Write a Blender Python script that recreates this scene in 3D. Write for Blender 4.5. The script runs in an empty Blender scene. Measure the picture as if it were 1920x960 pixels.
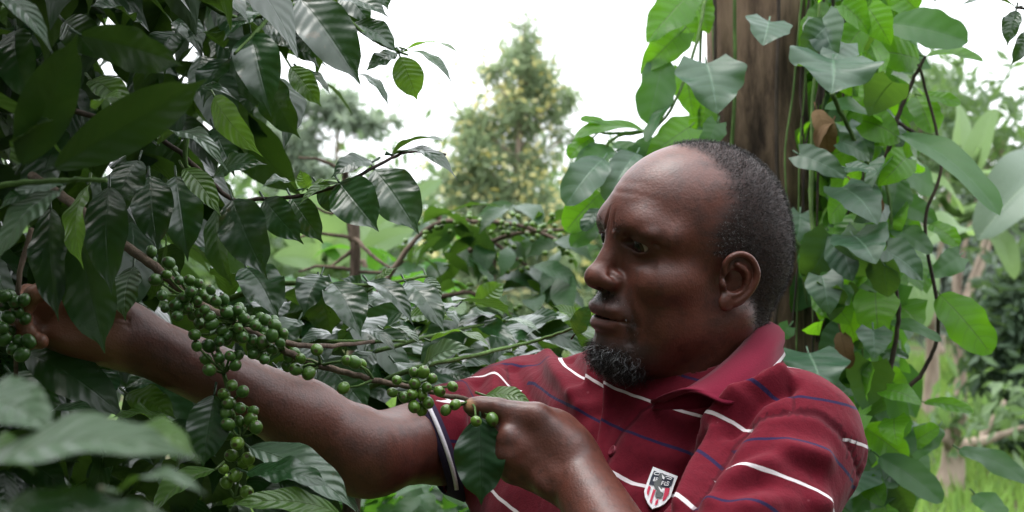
import bpy, bmesh, math, random
import numpy as np
from mathutils import Vector, Matrix
from mathutils.bvhtree import BVHTree
random.seed(11); rng = np.random.default_rng(7)
S = bpy.context.scene
COL = S.collection
Q = 1               # mesh fineness factor
F = 2860.0          # focal length in photograph pixels (1920 wide)
CZ = 1.55           # camera height

def at(px, py, d):
    """world point seen at photograph pixel (px,py), d metres in front of the camera"""
    return np.array([(px-960)/F*d, d, CZ-(py-480)/F*d])
def V(p): return Vector((float(p[0]), float(p[1]), float(p[2])))
def unit(v):
    v = np.asarray(v, float); return v/(np.linalg.norm(v)+1e-12)

# ---------------------------------------------------------------- scene, camera, light
S.render.engine = 'CYCLES'
S.cycles.use_denoising = True
try: S.cycles.denoiser = 'OPENIMAGEDENOISE'
except Exception: pass
S.cycles.max_bounces = 8; S.cycles.diffuse_bounces = 3; S.cycles.glossy_bounces = 3
S.cycles.transmission_bounces = 4; S.cycles.transparent_max_bounces = 6
S.cycles.caustics_reflective = False; S.cycles.caustics_refractive = False
S.view_settings.view_transform = 'Standard'; S.view_settings.look = 'None'
S.view_settings.gamma = 1.0; S.view_settings.use_curve_mapping = False
S.view_settings.exposure = 0.6
cam = bpy.data.cameras.new('camera'); camo = bpy.data.objects.new('camera', cam); COL.objects.link(camo)
camo.location = (0, 0, CZ); camo.rotation_euler = (math.radians(90), 0, 0)
cam.sensor_width = 36.0; cam.sensor_fit = 'HORIZONTAL'; cam.lens = 36.0*F/1920.0
cam.clip_start = 0.05; cam.clip_end = 500
cam.dof.use_dof = True; cam.dof.focus_distance = 1.47; cam.dof.aperture_fstop = 10.5
S.camera = camo

w = bpy.data.worlds.new('World'); S.world = w; w.use_nodes = True
nt = w.node_tree; nt.nodes.clear()
wo = nt.nodes.new('ShaderNodeOutputWorld'); bg = nt.nodes.new('ShaderNodeBackground')
sky = nt.nodes.new('ShaderNodeTexSky'); sky.sky_type = 'NISHITA'; sky.sun_disc = False
SUN_EL, SUN_AZ = math.radians(74), math.radians(-75)   # sun high behind cloud, towards the left
sky.sun_elevation = SUN_EL; sky.sun_rotation = SUN_AZ; sky.air_density = 1.0; sky.dust_density = 4.0; sky.ozone_density = 1.0
hsv = nt.nodes.new('ShaderNodeHueSaturation'); hsv.inputs['Saturation'].default_value = 0.12
# thin, even cloud: pale layer mixed over the clear sky
mixc = nt.nodes.new('ShaderNodeMix'); mixc.data_type = 'RGBA'; mixc.inputs[0].default_value = 0.7
wtc = nt.nodes.new('ShaderNodeTexCoord'); wsep = nt.nodes.new('ShaderNodeSeparateXYZ'); nt.links.new(wtc.outputs['Generated'], wsep.inputs[0])
wr = nt.nodes.new('ShaderNodeMapRange'); nt.links.new(wsep.outputs[2], wr.inputs[0])     # overcast: zenith brighter than horizon
wr.inputs[1].default_value = 0.0; wr.inputs[2].default_value = 1.0; wr.inputs[3].default_value = 11.0; wr.inputs[4].default_value = 30.0
wcol = nt.nodes.new('ShaderNodeMix'); wcol.data_type = 'RGBA'; wcol.blend_type = 'MULTIPLY'; wcol.inputs[0].default_value = 1.0
wcol.inputs[7].default_value = (.97, 1.0, 1.05, 1); nt.links.new(wr.outputs[0], wcol.inputs[6]); nt.links.new(wcol.outputs[2], mixc.inputs[7])
nt.links.new(sky.outputs[0], hsv.inputs['Color']); nt.links.new(hsv.outputs[0], mixc.inputs[6])
nt.links.new(mixc.outputs[2], bg.inputs[0]); bg.inputs[1].default_value = 0.15
nt.links.new(bg.outputs[0], wo.inputs[0])
sd = bpy.data.lights.new('sun', 'SUN'); so = bpy.data.objects.new('sun', sd); COL.objects.link(so)
sd.energy = 1.5; sd.angle = math.radians(25); sd.color = (1.0, 0.96, 0.9)
sdir = Vector((math.sin(SUN_AZ)*math.cos(SUN_EL), math.cos(SUN_AZ)*math.cos(SUN_EL), math.sin(SUN_EL)))
so.rotation_euler = (-sdir).to_track_quat('-Z', 'Y').to_euler(); so.location = (0, 0, 12)

# ---------------------------------------------------------------- helpers
def tag(o, label=None, cat=None, group=None, kind=None):
    if label: o['label'] = label
    if cat: o['category'] = cat
    if group: o['group'] = group
    if kind: o['kind'] = kind
    return o
def link(o, parent=None):
    COL.objects.link(o)
    if parent is not None: o.parent = parent
    return o
def empty(name, loc=(0, 0, 0), parent=None):
    o = bpy.data.objects.new(name, None); o.empty_display_size = .1
    link(o, parent); o.location = loc; return o
def mesh_obj(name, verts, faces, mat=None, parent=None, smooth=True, uvs=None, attrs=None, mats=None, midx=None):
    """verts in WORLD coordinates; parents stand at their own location, so subtract it"""
    me = bpy.data.meshes.new(name)
    v = np.asarray(verts, float)
    off = np.zeros(3)
    p = parent
    while p is not None:
        off += np.array(p.location); p = p.parent
    me.from_pydata((v-off).tolist(), [], faces if isinstance(faces, list) else faces.tolist())
    if smooth: me.polygons.foreach_set('use_smooth', [True]*len(me.polygons))
    if uvs is not None:
        uvl = me.uv_layers.new(name='UVMap')
        li = np.empty(len(me.loops), dtype=np.int32); me.loops.foreach_get('vertex_index', li)
        uvl.data.foreach_set('uv', np.asarray(uvs, np.float32)[li].ravel())
    for k, a in (attrs or {}).items():
        a = np.asarray(a, np.float32)
        if a.ndim == 1:
            at_ = me.attributes.new(k, 'FLOAT', 'POINT'); at_.data.foreach_set('value', a)
        else:
            at_ = me.attributes.new(k, 'FLOAT_VECTOR', 'POINT'); at_.data.foreach_set('vector', a.ravel())
    for m in (mats or ([mat] if mat else [])): me.materials.append(m)
    if midx is not None: me.polygons.foreach_set('material_index', np.asarray(midx, np.int32))
    me.update()
    o = bpy.data.objects.new(name, me); link(o, parent); return o

class NB:
    """small node-building helper"""
    def __init__(s, name):
        s.m = bpy.data.materials.new(name); s.m.use_nodes = True
        s.t = s.m.node_tree; s.t.nodes.clear()
        s.out = s.t.nodes.new('ShaderNodeOutputMaterial')
    def n(s, typ, **kw):
        x = s.t.nodes.new('ShaderNode'+typ)
        for k, v in kw.items(): setattr(x, k, v)
        return x
    def set(s, sock, v):
        if hasattr(v, 'is_output') or isinstance(v, bpy.types.NodeSocket): s.t.links.new(v, sock)
        elif v is not None: sock.default_value = v
    def math(s, op, a, b=None, c=None, clamp=False):
        x = s.n('Math', operation=op, use_clamp=clamp); s.set(x.inputs[0], a)
        if b is not None: s.set(x.inputs[1], b)
        if c is not None: s.set(x.inputs[2], c)
        return x.outputs[0]
    def step(s, x, a, b):
        m = s.n('MapRange', interpolation_type='SMOOTHSTEP'); s.set(m.inputs[0], x); m.inputs[1].default_value = a; m.inputs[2].default_value = b
        return m.outputs[0]
    def mix(s, f, a, b, blend='MIX'):
        x = s.n('Mix', data_type='RGBA', blend_type=blend)
        s.set(x.inputs[0], f)
        s.set(x.inputs[6], a if not isinstance(a, tuple) else (*a[:3], 1)); s.set(x.inputs[7], b if not isinstance(b, tuple) else (*b[:3], 1))
        return x.outputs[2]
    def noise(s, scale, detail=3, rough=.5, vec=None, out=0):
        x = s.n('TexNoise'); x.inputs['Scale'].default_value = scale; x.inputs['Detail'].default_value = detail; x.inputs['Roughness'].default_value = rough
        if vec is not None: s.t.links.new(vec, x.inputs['Vector'])
        return x.outputs[out]
    def attr(s, name, out='Fac'):
        x = s.n('Attribute', attribute_name=name); return x.outputs[out]
    def obj(s): return s.n('TexCoord').outputs['Object']
    def bsdf(s, color, rough=.5, spec=.5, **kw):
        x = s.n('BsdfPrincipled'); s.set(x.inputs['Base Color'], color if not isinstance(color, tuple) else (*color[:3], 1))
        s.set(x.inputs['Roughness'], rough); s.set(x.inputs['Specular IOR Level'], spec)
        for k, v in kw.items(): s.set(x.inputs[k.replace('_', ' ')], v)
        return x
    def bump(s, h, strength=.3, dist=.01, normal=None):
        x = s.n('Bump'); x.inputs['Strength'].default_value = strength; x.inputs['Distance'].default_value = dist; s.set(x.inputs['Height'], h)
        if normal is not None: s.t.links.new(normal, x.inputs['Normal'])
        return x.outputs[0]
    def done(s, sh):
        s.t.links.new(sh, s.out.inputs['Surface']); return s.m

def tube_mesh(pts, radii, n=8, caps=True):
    """verts, faces of a tube along pts (list of 3-vectors)"""
    P = np.asarray(pts, float); R = np.asarray(radii, float)*np.ones(len(P))
    T = np.gradient(P, axis=0); T /= np.linalg.norm(T, axis=1)[:, None]+1e-12
    u = np.cross(T[0], [0, 0, 1.]);
    if np.linalg.norm(u) < 1e-3: u = np.cross(T[0], [1., 0, 0])
    u = unit(u); vs = []; fs = []
    for i in range(len(P)):
        u = unit(u - T[i]*(u@T[i])); b = np.cross(T[i], u)
        for k in range(n):
            a = 2*math.pi*k/n
            vs.append(P[i]+R[i]*(math.cos(a)*u+math.sin(a)*b))
    for i in range(len(P)-1):
        for k in range(n):
            fs.append([i*n+k, i*n+(k+1) % n, (i+1)*n+(k+1) % n, (i+1)*n+k])
    if caps:
        fs.append(list(range(n))[::-1]); fs.append([(len(P)-1)*n+k for k in range(n)])
    return np.array(vs), fs
def smooth_path(pts, n=8):
    """Catmull-Rom through pts"""
    P = np.asarray(pts, float); P = np.vstack([2*P[0]-P[1], P, 2*P[-1]-P[-2]]); out = []
    for i in range(1, len(P)-2):
        for k in range(n):
            t = k/n; a, b, c, d = P[i-1], P[i], P[i+1], P[i+2]
            out.append(.5*(2*b+(c-a)*t+(2*a-5*b+4*c-d)*t*t+(3*b-3*c+d-a)*t**3))
    out.append(P[-2]); return np.array(out)
class MB:
    """collects pieces for ONE mesh"""
    def __init__(s): s.v = []; s.f = []; s.n = 0; s.uv = []; s.tone = []
    def add(s, v, f, uv=None, tone=0.0):
        v = np.asarray(v); s.v.append(v)
        s.f += [[i+s.n for i in q] for q in (f if isinstance(f, list) else f.tolist())]
        s.n += len(v); s.uv.append(np.zeros((len(v), 2)) if uv is None else np.asarray(uv)); s.tone.append(np.full(len(v), tone) if np.isscalar(tone) else tone)
    def build(s, name, mat, parent=None, smooth=True):
        return mesh_obj(name, np.vstack(s.v), s.f, mat, parent, smooth, np.vstack(s.uv), {'tone': np.concatenate(s.tone)})

# ---------------------------------------------------------------- implicit surfaces
def ell(P, c, r):
    q = (P-np.asarray(c, np.float32)); r = np.asarray(r, np.float32)
    k0 = np.sqrt(((q/r)**2).sum(-1)); k1 = np.sqrt(((q/(r*r))**2).sum(-1))
    return k0*(k0-1)/np.maximum(k1, 1e-6)
def ellR(P, c, r, M):
    """ellipsoid whose axes are the rows of M"""
    q = (P-np.asarray(c, np.float32))@np.asarray(M, np.float32).T
    return ell(q, (0, 0, 0), r)
def cone(P, a, b, ra, rb):
    a = np.asarray(a, np.float32); b = np.asarray(b, np.float32); ba = b-a
    h = np.clip(((P-a)@ba)/(ba@ba), 0, 1)
    return np.linalg.norm(P-a-h[..., None]*ba, axis=-1)-(ra+(rb-ra)*h)
def smin(a, b, k):
    h = np.maximum(k-np.abs(a-b), 0)/k
    return np.minimum(a, b)-h*h*k*.25
def smax(a, b, k): return -smin(-a, -b, k)
def polydist(P, pts):
    d = np.full(P.shape[:-1], 1e9, np.float32)
    for a, b in zip(pts[:-1], pts[1:]): d = np.minimum(d, cone(P, a, b, 0, 0))
    return d

def polygonise(fn, lo, hi, h, block=8, proj=3):
    """surface nets on a sparse grid; returns verts, quads. fn(points Nx3 float32) -> signed distance"""
    lo = np.asarray(lo, float); hi = np.asarray(hi, float)
    B = block*h
    nb = np.ceil((hi-lo)/B).astype(int)
    ii = np.stack(np.meshgrid(*[np.arange(k) for k in nb], indexing='ij'), -1).reshape(-1, 3)
    cen = (lo+(ii+.5)*B).astype(np.float32)
    keep = np.abs(fn(cen)) < B*1.15
    ii = ii[keep]
    N = nb*block+1                                     # corner counts
    loc = np.stack(np.meshgrid(*[np.arange(block+1)]*3, indexing='ij'), -1).reshape(-1, 3)
    ids = []
    for chunk in np.array_split(ii, max(1, len(ii)//500)):
        g = (chunk[:, None, :]*block+loc[None]).reshape(-1, 3)
        ids.append(np.unique((g[:, 0]*N[1]+g[:, 1])*N[2]+g[:, 2]))
    ids = np.unique(np.concatenate(ids))
    g = np.stack([ids//(N[1]*N[2]), (ids//N[2]) % N[1], ids % N[2]], -1)
    val = np.empty(len(ids), np.float32)
    for c in np.array_split(np.arange(len(ids)), max(1, len(ids)//200000)):
        val[c] = fn((lo+g[c]*h).astype(np.float32))
    def look(q):
        k = np.searchsorted(ids, q); k = np.minimum(k, len(ids)-1)
        return k, ids[k] == q
    sx, sy, sz = N[1]*N[2], N[2], 1
    offs = np.array([dx*sx+dy*sy+dz*sz for dx in (0, 1) for dy in (0, 1) for dz in (0, 1)])
    # candidate cells: all eight corners known
    ok = np.ones(len(ids), bool); cv = np.empty((len(ids), 8), np.float32)
    for j, o in enumerate(offs):
        k, has = look(ids+o); ok &= has; cv[:, j] = val[k]
    ok &= (g < (N-1)).all(1)
    neg = (cv < 0).sum(1); ok &= (neg > 0) & (neg < 8)
    cid = ids[ok]; cg = g[ok]; cv = cv[ok]
    corner = np.array([(dx, dy, dz) for dx in (0, 1) for dy in (0, 1) for dz in (0, 1)], float)
    acc = np.zeros((len(cid), 3)); cnt = np.zeros(len(cid))
    for a_ in range(8):
        for b_ in range(a_+1, 8):
            if np.abs(corner[a_]-corner[b_]).sum() == 1:
                s = (cv[:, a_] < 0) != (cv[:, b_] < 0)
                t = cv[:, a_]/(cv[:, a_]-cv[:, b_]+1e-20)
                acc[s] += corner[a_]+t[s, None]*(corner[b_]-corner[a_]); cnt[s] += 1
    verts = lo+(cg+acc/cnt[:, None])*h
    def cell(q):
        k = np.searchsorted(cid, q); k = np.minimum(k, len(cid)-1); return k, cid[k] == q
    quads = []
    st = (sx, sy, sz)
    for ax in range(3):
        k1, h1 = look(ids+st[ax]); e = h1 & ((val < 0) != (val[k1] < 0))
        q = ids[e]; flip = val[e] < 0
        o1, o2 = st[(ax+1) % 3], st[(ax+2) % 3]
        c = [cell(q), cell(q-o1), cell(q-o1-o2), cell(q-o2)]
        good = c[0][1] & c[1][1] & c[2][1] & c[3][1]
        Q = np.stack([x[0] for x in c], -1)[good]; fl = flip[good]
        Q[~fl] = Q[~fl][:, ::-1]
        quads.append(Q)
    quads = np.vstack(quads)
    # pull the vertices onto the exact surface
    e = h*.25
    for _ in range(proj):
        p = verts.astype(np.float32)
        f0 = np.concatenate([fn(x) for x in np.array_split(p, max(1, len(p)//200000))])
        gr = np.stack([np.concatenate([fn(x) for x in np.array_split((p+np.eye(3, dtype=np.float32)[k]*e), max(1, len(p)//200000))])-f0 for k in range(3)], -1)/e
        n2 = (gr**2).sum(1)
        stp = -(f0/np.maximum(n2, .05))[:, None]*gr
        L = np.linalg.norm(stp, axis=1); stp *= np.minimum(1, .8*h/np.maximum(L, 1e-9))[:, None]
        verts = verts+stp
    return verts, quads
# ================================================================ the man
# head frame: x towards the nose, y towards his left, z up (centimetres)
_a, _r = math.radians(25), math.radians(7)
Hf = np.array([-math.cos(_a), -math.sin(_a), 0]); _l0 = np.array([math.sin(_a), -math.cos(_a), 0]); _z = np.array([0, 0, 1.])
Hl = _l0*math.cos(_r)-_z*math.sin(_r); Hu = _z*math.cos(_r)+_l0*math.sin(_r)
HO = np.array([0.1758, 1.4784, 1.5342])
HM = np.stack([Hf, Hl, Hu])
def to_head(P): return ((P-HO.astype(np.float32))@HM.T.astype(np.float32))*np.float32(100)
def hw(x, y, z): return HO+(x*Hf+y*Hl+z*Hu)/100

EYE_C = np.array([7.32, 3.15, 3.22]); EYE_R = 1.22
# grooves (+) and ridges (-): polyline in head cm (y mirrored), depth cm, width cm
HEAD_LINES = [
    ([(9.6, .55, 6.3), (9.5, .6, 5.2), (9.4, .75, 4.2)], .30, .2),            # frown line
    ([(9.9, 1.5, -.1), (9.4, 2.35, -.4), (9.1, 2.7, -1.6), (8.6, 3.2, -3.2), (8.2, 3.5, -4.6)], .38, .36),   # nasolabial fold
    ([(9.0, 1.9, 1.9), (8.6, 2.6, 1.35), (8.0, 3.6, 1.2), (7.3, 4.6, 1.7)], .18, .42),      # under the eye bag
    ([(8.7, 1.6, 3.7), (8.8, 2.4, 4.25), (8.5, 3.4, 4.3), (7.7, 4.4, 3.8), (7.0, 5.1, 3.1)], .20, .17),
    ([(9.9, 1.2, .45), (9.4, 2.05, .2), (9.1, 2.4, -.6), (9.2, 2.25, -1.3)], .09, .22),  # lid crease
    ([(6.9, 5.2, 3.0), (6.1, 6.0, 2.7)], .06, .2), ([(6.9, 5.2, 2.6), (6.2, 5.9, 1.9)], .06, .2),
    ([(8.7, 0, 7.6), (8.2, 2.5, 7.7), (6.9, 4.6, 7.4)], .035, .3), ([(8.4, 0, 8.7), (7.6, 2.7, 8.8), (6.4, 4.5, 8.4)], .03, .3),
    ([(8.9, 2.8, -4.3), (8.5, 3.1, -5.3), (8.3, 3.0, -6.2)], .18, .35),
    ([(8.6, 0, 6.6), (8.2, 2.4, 6.5), (7.3, 4.0, 6.2)], .05, .3), ([(7.4, 4.6, .9), (6.6, 4.9, -.6), (6.0, 5.0, -2.2)], .10, .5),         # mouth corner droop
    ([(9.4, 0, -5.75), (9.1, 1.5, -5.8)], .12, .5),
    ([(10.9, .0, -2.4), (10.9, .0, -1.7)], .07, .3),
    ([(5, 4.5, 5.8), (2, 6.6, 6.4), (1, 6.9, 8)], .06, .9),
]
def head_sdf(P):
    q = to_head(P).copy(); q[..., 1] = np.abs(q[..., 1])
    d = ell(q, (-.45, 0, 4.3), (9.1, 7.3, 8.2))
    d = smin(d, ell(q, (.4, 0, 5.8), (8.4, 6.4, 6.3)), 1.2)
    d = smin(d, ell(q, (-4.6, 0, 1.2), (4.9, 6.0, 5.6)), 2.0)
    d = smin(d, ell(q, (3.6, 0, -1.2), (5.2, 5.3, 7.0)), 2.0)
    d = smin(d, ell(q, (6.6, 0, 5.6), (2.2, 3.6, 1.9)), 1.6)            # forehead runs down into the brow
    d = smin(d, ell(q, (4.7, 3.8, -.5), (3.6, 2.85, 2.6)), 1.4)             # cheek
    d = smin(d, ell(q, (2.6, 3.9, -4.4), (4.3, 2.45, 3.3)), 1.8)            # jowl
    d = smin(d, cone(q, (-.6, 5.0, -4.2), (7.2, 1.4, -7.3), 1.7, 1.9), 1.8)   # jaw
    d = smin(d, ell(q, (8.0, 0, -7.2), (2.3, 2.4, 1.9)), 1.4)             # chin
    d = smin(d, ell(q, (7.0, 0, -3.7), (3.4, 3.5, 3.1)), 1.4)             # muzzle
    d = smin(d, cone(q, (8.3, .7, 4.2), (7.65, 3.1, 4.5), .62, .60), 2.3)      # brow
    d = smin(d, cone(q, (7.65, 3.1, 4.5), (5.8, 5.2, 3.8), .60, .60), 2.3)
    d = smax(d, -ell(q, (9.9, 3.1, 3.0), (1.65, 1.7, .95)), 1.1)           # socket
    d = smin(d, cone(q, (8.65, 0, 3.2), (10.15, 0, -.1), .82, 1.12), 1.0)             # nose bridge
    d = smin(d, ell(q, (10.4, 0, -.45), (1.35, 1.35, 1.12)), .7)
    d = smin(d, ell(q, (9.5, 1.36, -.65), (1.2, .86, .90)), .6)           # wing
    d = smax(d, -ell(q, (10.15, .72, -1.5), (.75, .38, .5)), .25)             # nostril
    d = smin(d, ell(q, (9.35, 0, -3.3), (1.45, 2.45, .85)), .5)             # lips
    d = smin(d, ell(q, (9.25, 0, -4.85), (1.4, 2.1, .8)), .35)
    yy = q[..., 1]; qq = q.copy(); qq[..., 0] += yy*yy*.13; qq[..., 2] += yy*yy*.03
    d = smax(d, -ell(qq, (10.5, 0, -4.12), (1.3, 2.7, .10)), .22)               # mouth line
    d = smin(d, ell(q, (7.55, 3.5, 4.15), (.95, 1.7, .7)), .6)              # fleshy upper lid
    # eyelids over the eyeball
    lid = np.linalg.norm(q-EYE_C.astype(np.float32), axis=-1)-1.42
    d = smin(d, lid, .35)
    ql = q.copy(); ql[..., 2] += (ql[..., 1]-3.2)*.10
    op = ell(ql, (8.78, 3.15, 2.86), (1.35, 1.85, .58))
    d = smax(d, -op, .10)
    # ear
    q0 = q; q = (q-np.array([.5, 0, 0], np.float32))*np.array([.95, 1, .97], np.float32)
    c = cone(q, (.9, 7.0, .2), (-.6, 7.5, .2), 1.2, .9)
    M = np.array([[.93, -.36, .05], [.36, .93, 0], [-.05, .02, 1.]])
    e = ellR(q, (-.35, 7.75, .35), (1.6, .34, 2.5), M)
    helix = smooth_path([(.55, 7.5, .5), (.95, 7.65, 1.5), (.6, 7.95, 2.35), (-.35, 8.3, 2.72), (-1.3, 8.6, 2.25), (-1.85, 8.75, 1.1), (-1.7, 8.6, -.1), (-1.1, 8.25, -1.15), (-.35, 7.85, -1.8)], 3)
    near = (np.abs(q-np.array([-.4, 8, .2], np.float32)) < np.array([3.2, 2.5, 4.2], np.float32)).all(-1)
    if near.any():
        k = q[near]; ev = e[near]
        hx = polydist(k, helix)-.27
        ev = smin(ev, hx, .25)
        ah = polydist(k, smooth_path([(-.15, 8.1, 1.7), (-.95, 8.35, 1.1), (-1.05, 8.3, .2), (-.65, 8.05, -.6), (-.1, 7.8, -1.0)], 3))-.26
        ev = smin(ev, ah, .25)
        ev = smax(ev, -ell(k, (-.05, 8.1, .2), (.9, 1.25, 1.05)), .2)
        ev = smin(ev, ell(k, (.8, 7.55, -.1), (.38, .42, .5)), .3)
        ev = smin(ev, ell(k, (.5, 7.6, -1.75), (.75, .42, .8)), .4)
        e[near] = ev
    d = smin(d, e, .45)
    d = np.where(near, smax(d, -ell(q, (.1, 7.3, .15), (.7, 1.5, .75)), .3), d)
    q = q0
    # neck
    d = smin(d, cone(q, (-1.8, 0, -2.5), (-2.6, 0, -15), 5.5, 6.5), 2.2)
    d = smin(d, ell(q, (3.0, 0, -7.4), (4.8, 4.2, 2.8)), 2.2)
    d = smin(d, cone(q, (-1.5, 5.4, -3.5), (4.0, 2.2, -14.5), 1.5, 1.6), 1.6)
    front = q[..., 0] > -2
    if front.any():
        k = q[front]; dd = d[front]
        for pts, amp, wd in HEAD_LINES:
            bb = np.abs(k-np.mean(pts, 0).astype(np.float32)).max(-1) < 5
            if bb.any():
                dd[bb] += amp*np.exp(-(polydist(k[bb], [np.array(p, np.float32) for p in pts])/wd)**2)
        d[front] = dd
    return d*np.float32(.01)

# joints
SH_R = at(985, 795, 1.72); EL_R = at(692, 846, 1.51); WR_R = at(240, 632, 1.465)
SH_L = at(1492, 836, 1.38); EL_L = at(1268, 1215, 1.22); WR_L = at(1078, 880, 1.405)
def chain(P, pts, rad, k=.012):
    d = None
    for i in range(len(pts)-1):
        c = cone(P, pts[i], pts[i+1], rad[i], rad[i+1])
        d = c if d is None else smin(d, c, k)
    return d
ARM_LINES = [  # wrist creases of the reaching hand, knuckle creases of the thumb
    ([at(188, 612, 1.437), at(215, 606, 1.436), at(240, 612, 1.437)], .0010, .0024),
    ([at(190, 603, 1.437), at(215, 597, 1.436), at(240, 600, 1.438)], .0012, .002),
    ([at(922, 745, 1.397), at(924, 765, 1.389), at(922, 780, 1.393)], .0008, .0015),
    ([at(930, 747, 1.397), at(931, 765, 1.389), at(929, 780, 1.393)], .0008, .0015),
    ([at(916, 746, 1.397), at(917, 765, 1.389), at(916, 780, 1.393)], .0006, .0013),
    ([at(1000, 845, 1.38), at(985, 825, 1.38), at(968, 815, 1.385)], .0015, .006),
    ([at(1030, 905, 1.375), at(1010, 880, 1.375), at(985, 862, 1.38)], .0015, .007),
]
def arm_r_sdf(P):
    m1 = SH_R*.45+EL_R*.55
    d = chain(P, [SH_R, m1, EL_R], [.056, .0445, .0385], .02)
    fm = EL_R*.72+WR_R*.28+np.array([0, 0, .002])
    d = smin(d, chain(P, [EL_R, fm, WR_R], [.037, .0345, .0275], .02), .02)
    d = smin(d, ell(P, at(680, 872, 1.515), (.036, .026, .022)), .03)      # flesh under the elbow
    d = smax(d, -ell(P, at(752, 752, 1.525), (.018, .022, .008)), .02)     # elbow crook
    # hand: palm towards the camera, fingers closing to the left
    palm_c = at(160, 608, 1.46)
    ax = unit(at(90, 590, 1.45)-WR_R); up = unit(np.array([.15, -.1, 1.])-ax*(ax@np.array([.15, -.1, 1.]))); nn = np.cross(ax, up)
    pd = ellR(P, palm_c, (.056, .036, .015), np.stack([ax, up, nn]))
    pd = smin(pd, cone(P, WR_R, palm_c, .027, .022), .02)
    pd = smin(pd, ellR(P, at(205, 640, 1.445), (.028, .019, .017), np.stack([ax, up, nn])), .012)  # heel of the hand
    pd = smin(pd, ellR(P, at(150, 643, 1.447), (.034, .014, .014), np.stack([ax, up, nn])), .012)
    pd = smin(pd, ellR(P, at(190, 572, 1.445), (.03, .016, .016), np.stack([ax, up, nn])), .012)   # thumb ball
    d = smin(d, pd, .016)
    fing = [  # knuckle, middle joint, end joint, tip
        [(98, 560, 1.455), (52, 552, 1.445), (34, 566, 1.415), (52, 574, 1.40)],
        [(92, 583, 1.455), (40, 580, 1.445), (24, 594, 1.412), (46, 600, 1.398)],
        [(92, 606, 1.455), (44, 606, 1.442), (30, 620, 1.412), (54, 622, 1.40)],
        [(100, 628, 1.452), (66, 630, 1.438), (54, 638, 1.416), (76, 640, 1.405)]]
    for fpts in fing:
        p = [at(*x) for x in fpts]
        fd = chain(P, p, [.0105, .0092, .0084, .0074], .004)
        fd = smin(fd, cone(P, palm_c, p[0], .012, .011), .006)
        d = smin(d, fd, .005)
    p = [at(*x) for x in [(195, 575, 1.445), (140, 545, 1.425), (95, 540, 1.405), (62, 552, 1.395)]]
    d = smin(d, chain(P, p, [.015, .0115, .010, .0085], .006), .008)
    return d
def arm_l_sdf(P):
    d = chain(P, [SH_L, SH_L*.5+EL_L*.5, EL_L], [.049, .043, .039], .02)
    fm = EL_L*.62+WR_L*.38
    d = smin(d, chain(P, [EL_L, fm, WR_L], [.038, .0355, .0275], .02), .02)
    # fist: back of the hand to the camera, thumb on top pointing left
    kn = [(966, 793, 1.405), (957, 822, 1.393), (955, 853, 1.392), (962, 880, 1.402)]
    pd = None
    for i, kx in enumerate(kn):
        k = at(*kx); b = WR_L+np.array([-.004, -.002, .016-.011*i])
        c = cone(P, b, k, .0175, .0125)
        pd = c if pd is None else smin(pd, c, .009)
    pd = smin(pd, ell(P, at(1032, 838, 1.410), (.034, .0165, .036)), .014)
    d = smin(d, pd, .018)
    fingers = [
        [kn[0], (930, 786, 1.437), (908, 775, 1.448), (888, 768, 1.436)],
        [kn[1], (946, 822, 1.442), (966, 822, 1.458), (985, 828, 1.440)],
        [kn[2], (946, 853, 1.440), (968, 853, 1.456), (985, 855, 1.440)],
        [kn[3], (955, 880, 1.440), (972, 878, 1.452), (986, 878, 1.438)]]
    for f_ in fingers:
        p = [at(*x) for x in f_]
        d = smin(d, chain(P, p, [.0120, .0102, .0088, .0075], .004), .006)
    # thumb
    p = [at(*x) for x in [(1062, 838, 1.40), (1005, 782, 1.398), (932, 766, 1.405), (884, 762, 1.412)]]
    td = chain(P, p, [.020, .0125, .0088, .0080], .006)
    td = smin(td, ell(P, at(905, 762, 1.409), (.012, .0085, .0085)), .006)
    td = smax(td, -ell(P, at(880, 758, 1.395), (.0065, .004, .0052)), .002)      # nail bed
    d = smin(d, td, .011)
    d = smin(d, ell(P, at(1030, 905, 1.385), (.012, .010, .012)), .014)          # wrist bone
    return d
def body_sdf(P):
    d = np.full(P.shape[:-1], .3, np.float32)
    def reg(fn, lo, hi):
        lo = np.array(lo, np.float32); hi = np.array(hi, np.float32)
        m = ((P > lo) & (P < hi)).all(-1)
        if m.any(): d[m] = np.minimum(d[m], fn(P[m])) if fn is not core else smin(d[m], fn(P[m]), .03)
    def core(p):
        c = ell(p, NB_+np.array([0.02, .03, -.1]), (.09, .09, .09))
        c = smin(c, cone(p, NB_+np.array([0, 0, -.07]), SH_R, .05, .045), .05)
        return smin(c, cone(p, NB_+np.array([0, 0, -.07]), SH_L, .045, .040), .05)
    reg(head_sdf, HO-[.2, .25, .22], HO+[.2, .2, .2])
    reg(arm_r_sdf, [-.6, 1.33, 1.2], [.15, 1.85, 1.6])
    reg(arm_l_sdf, [-.1, 1.1, 1.15], [.35, 1.5, 1.5])
    reg(core, [-.1, 1.2, 1.15], [.4, 1.9, 1.5])
    mall = np.ones(1)
    for pts, amp, wd in ARM_LINES:
        bb = np.abs(P-np.mean(pts, 0).astype(np.float32)).max(-1) < .06
        if bb.any(): d[bb] += amp*np.exp(-(polydist(P[bb], [np.array(p, np.float32) for p in pts])/wd)**2)
    return d
NB_ = hw(-2.6, 0, -11)

bv, bq = polygonise(body_sdf, (-.53, 1.12, 1.16), (.36, 1.84, 1.70), .0016*Q)
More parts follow.
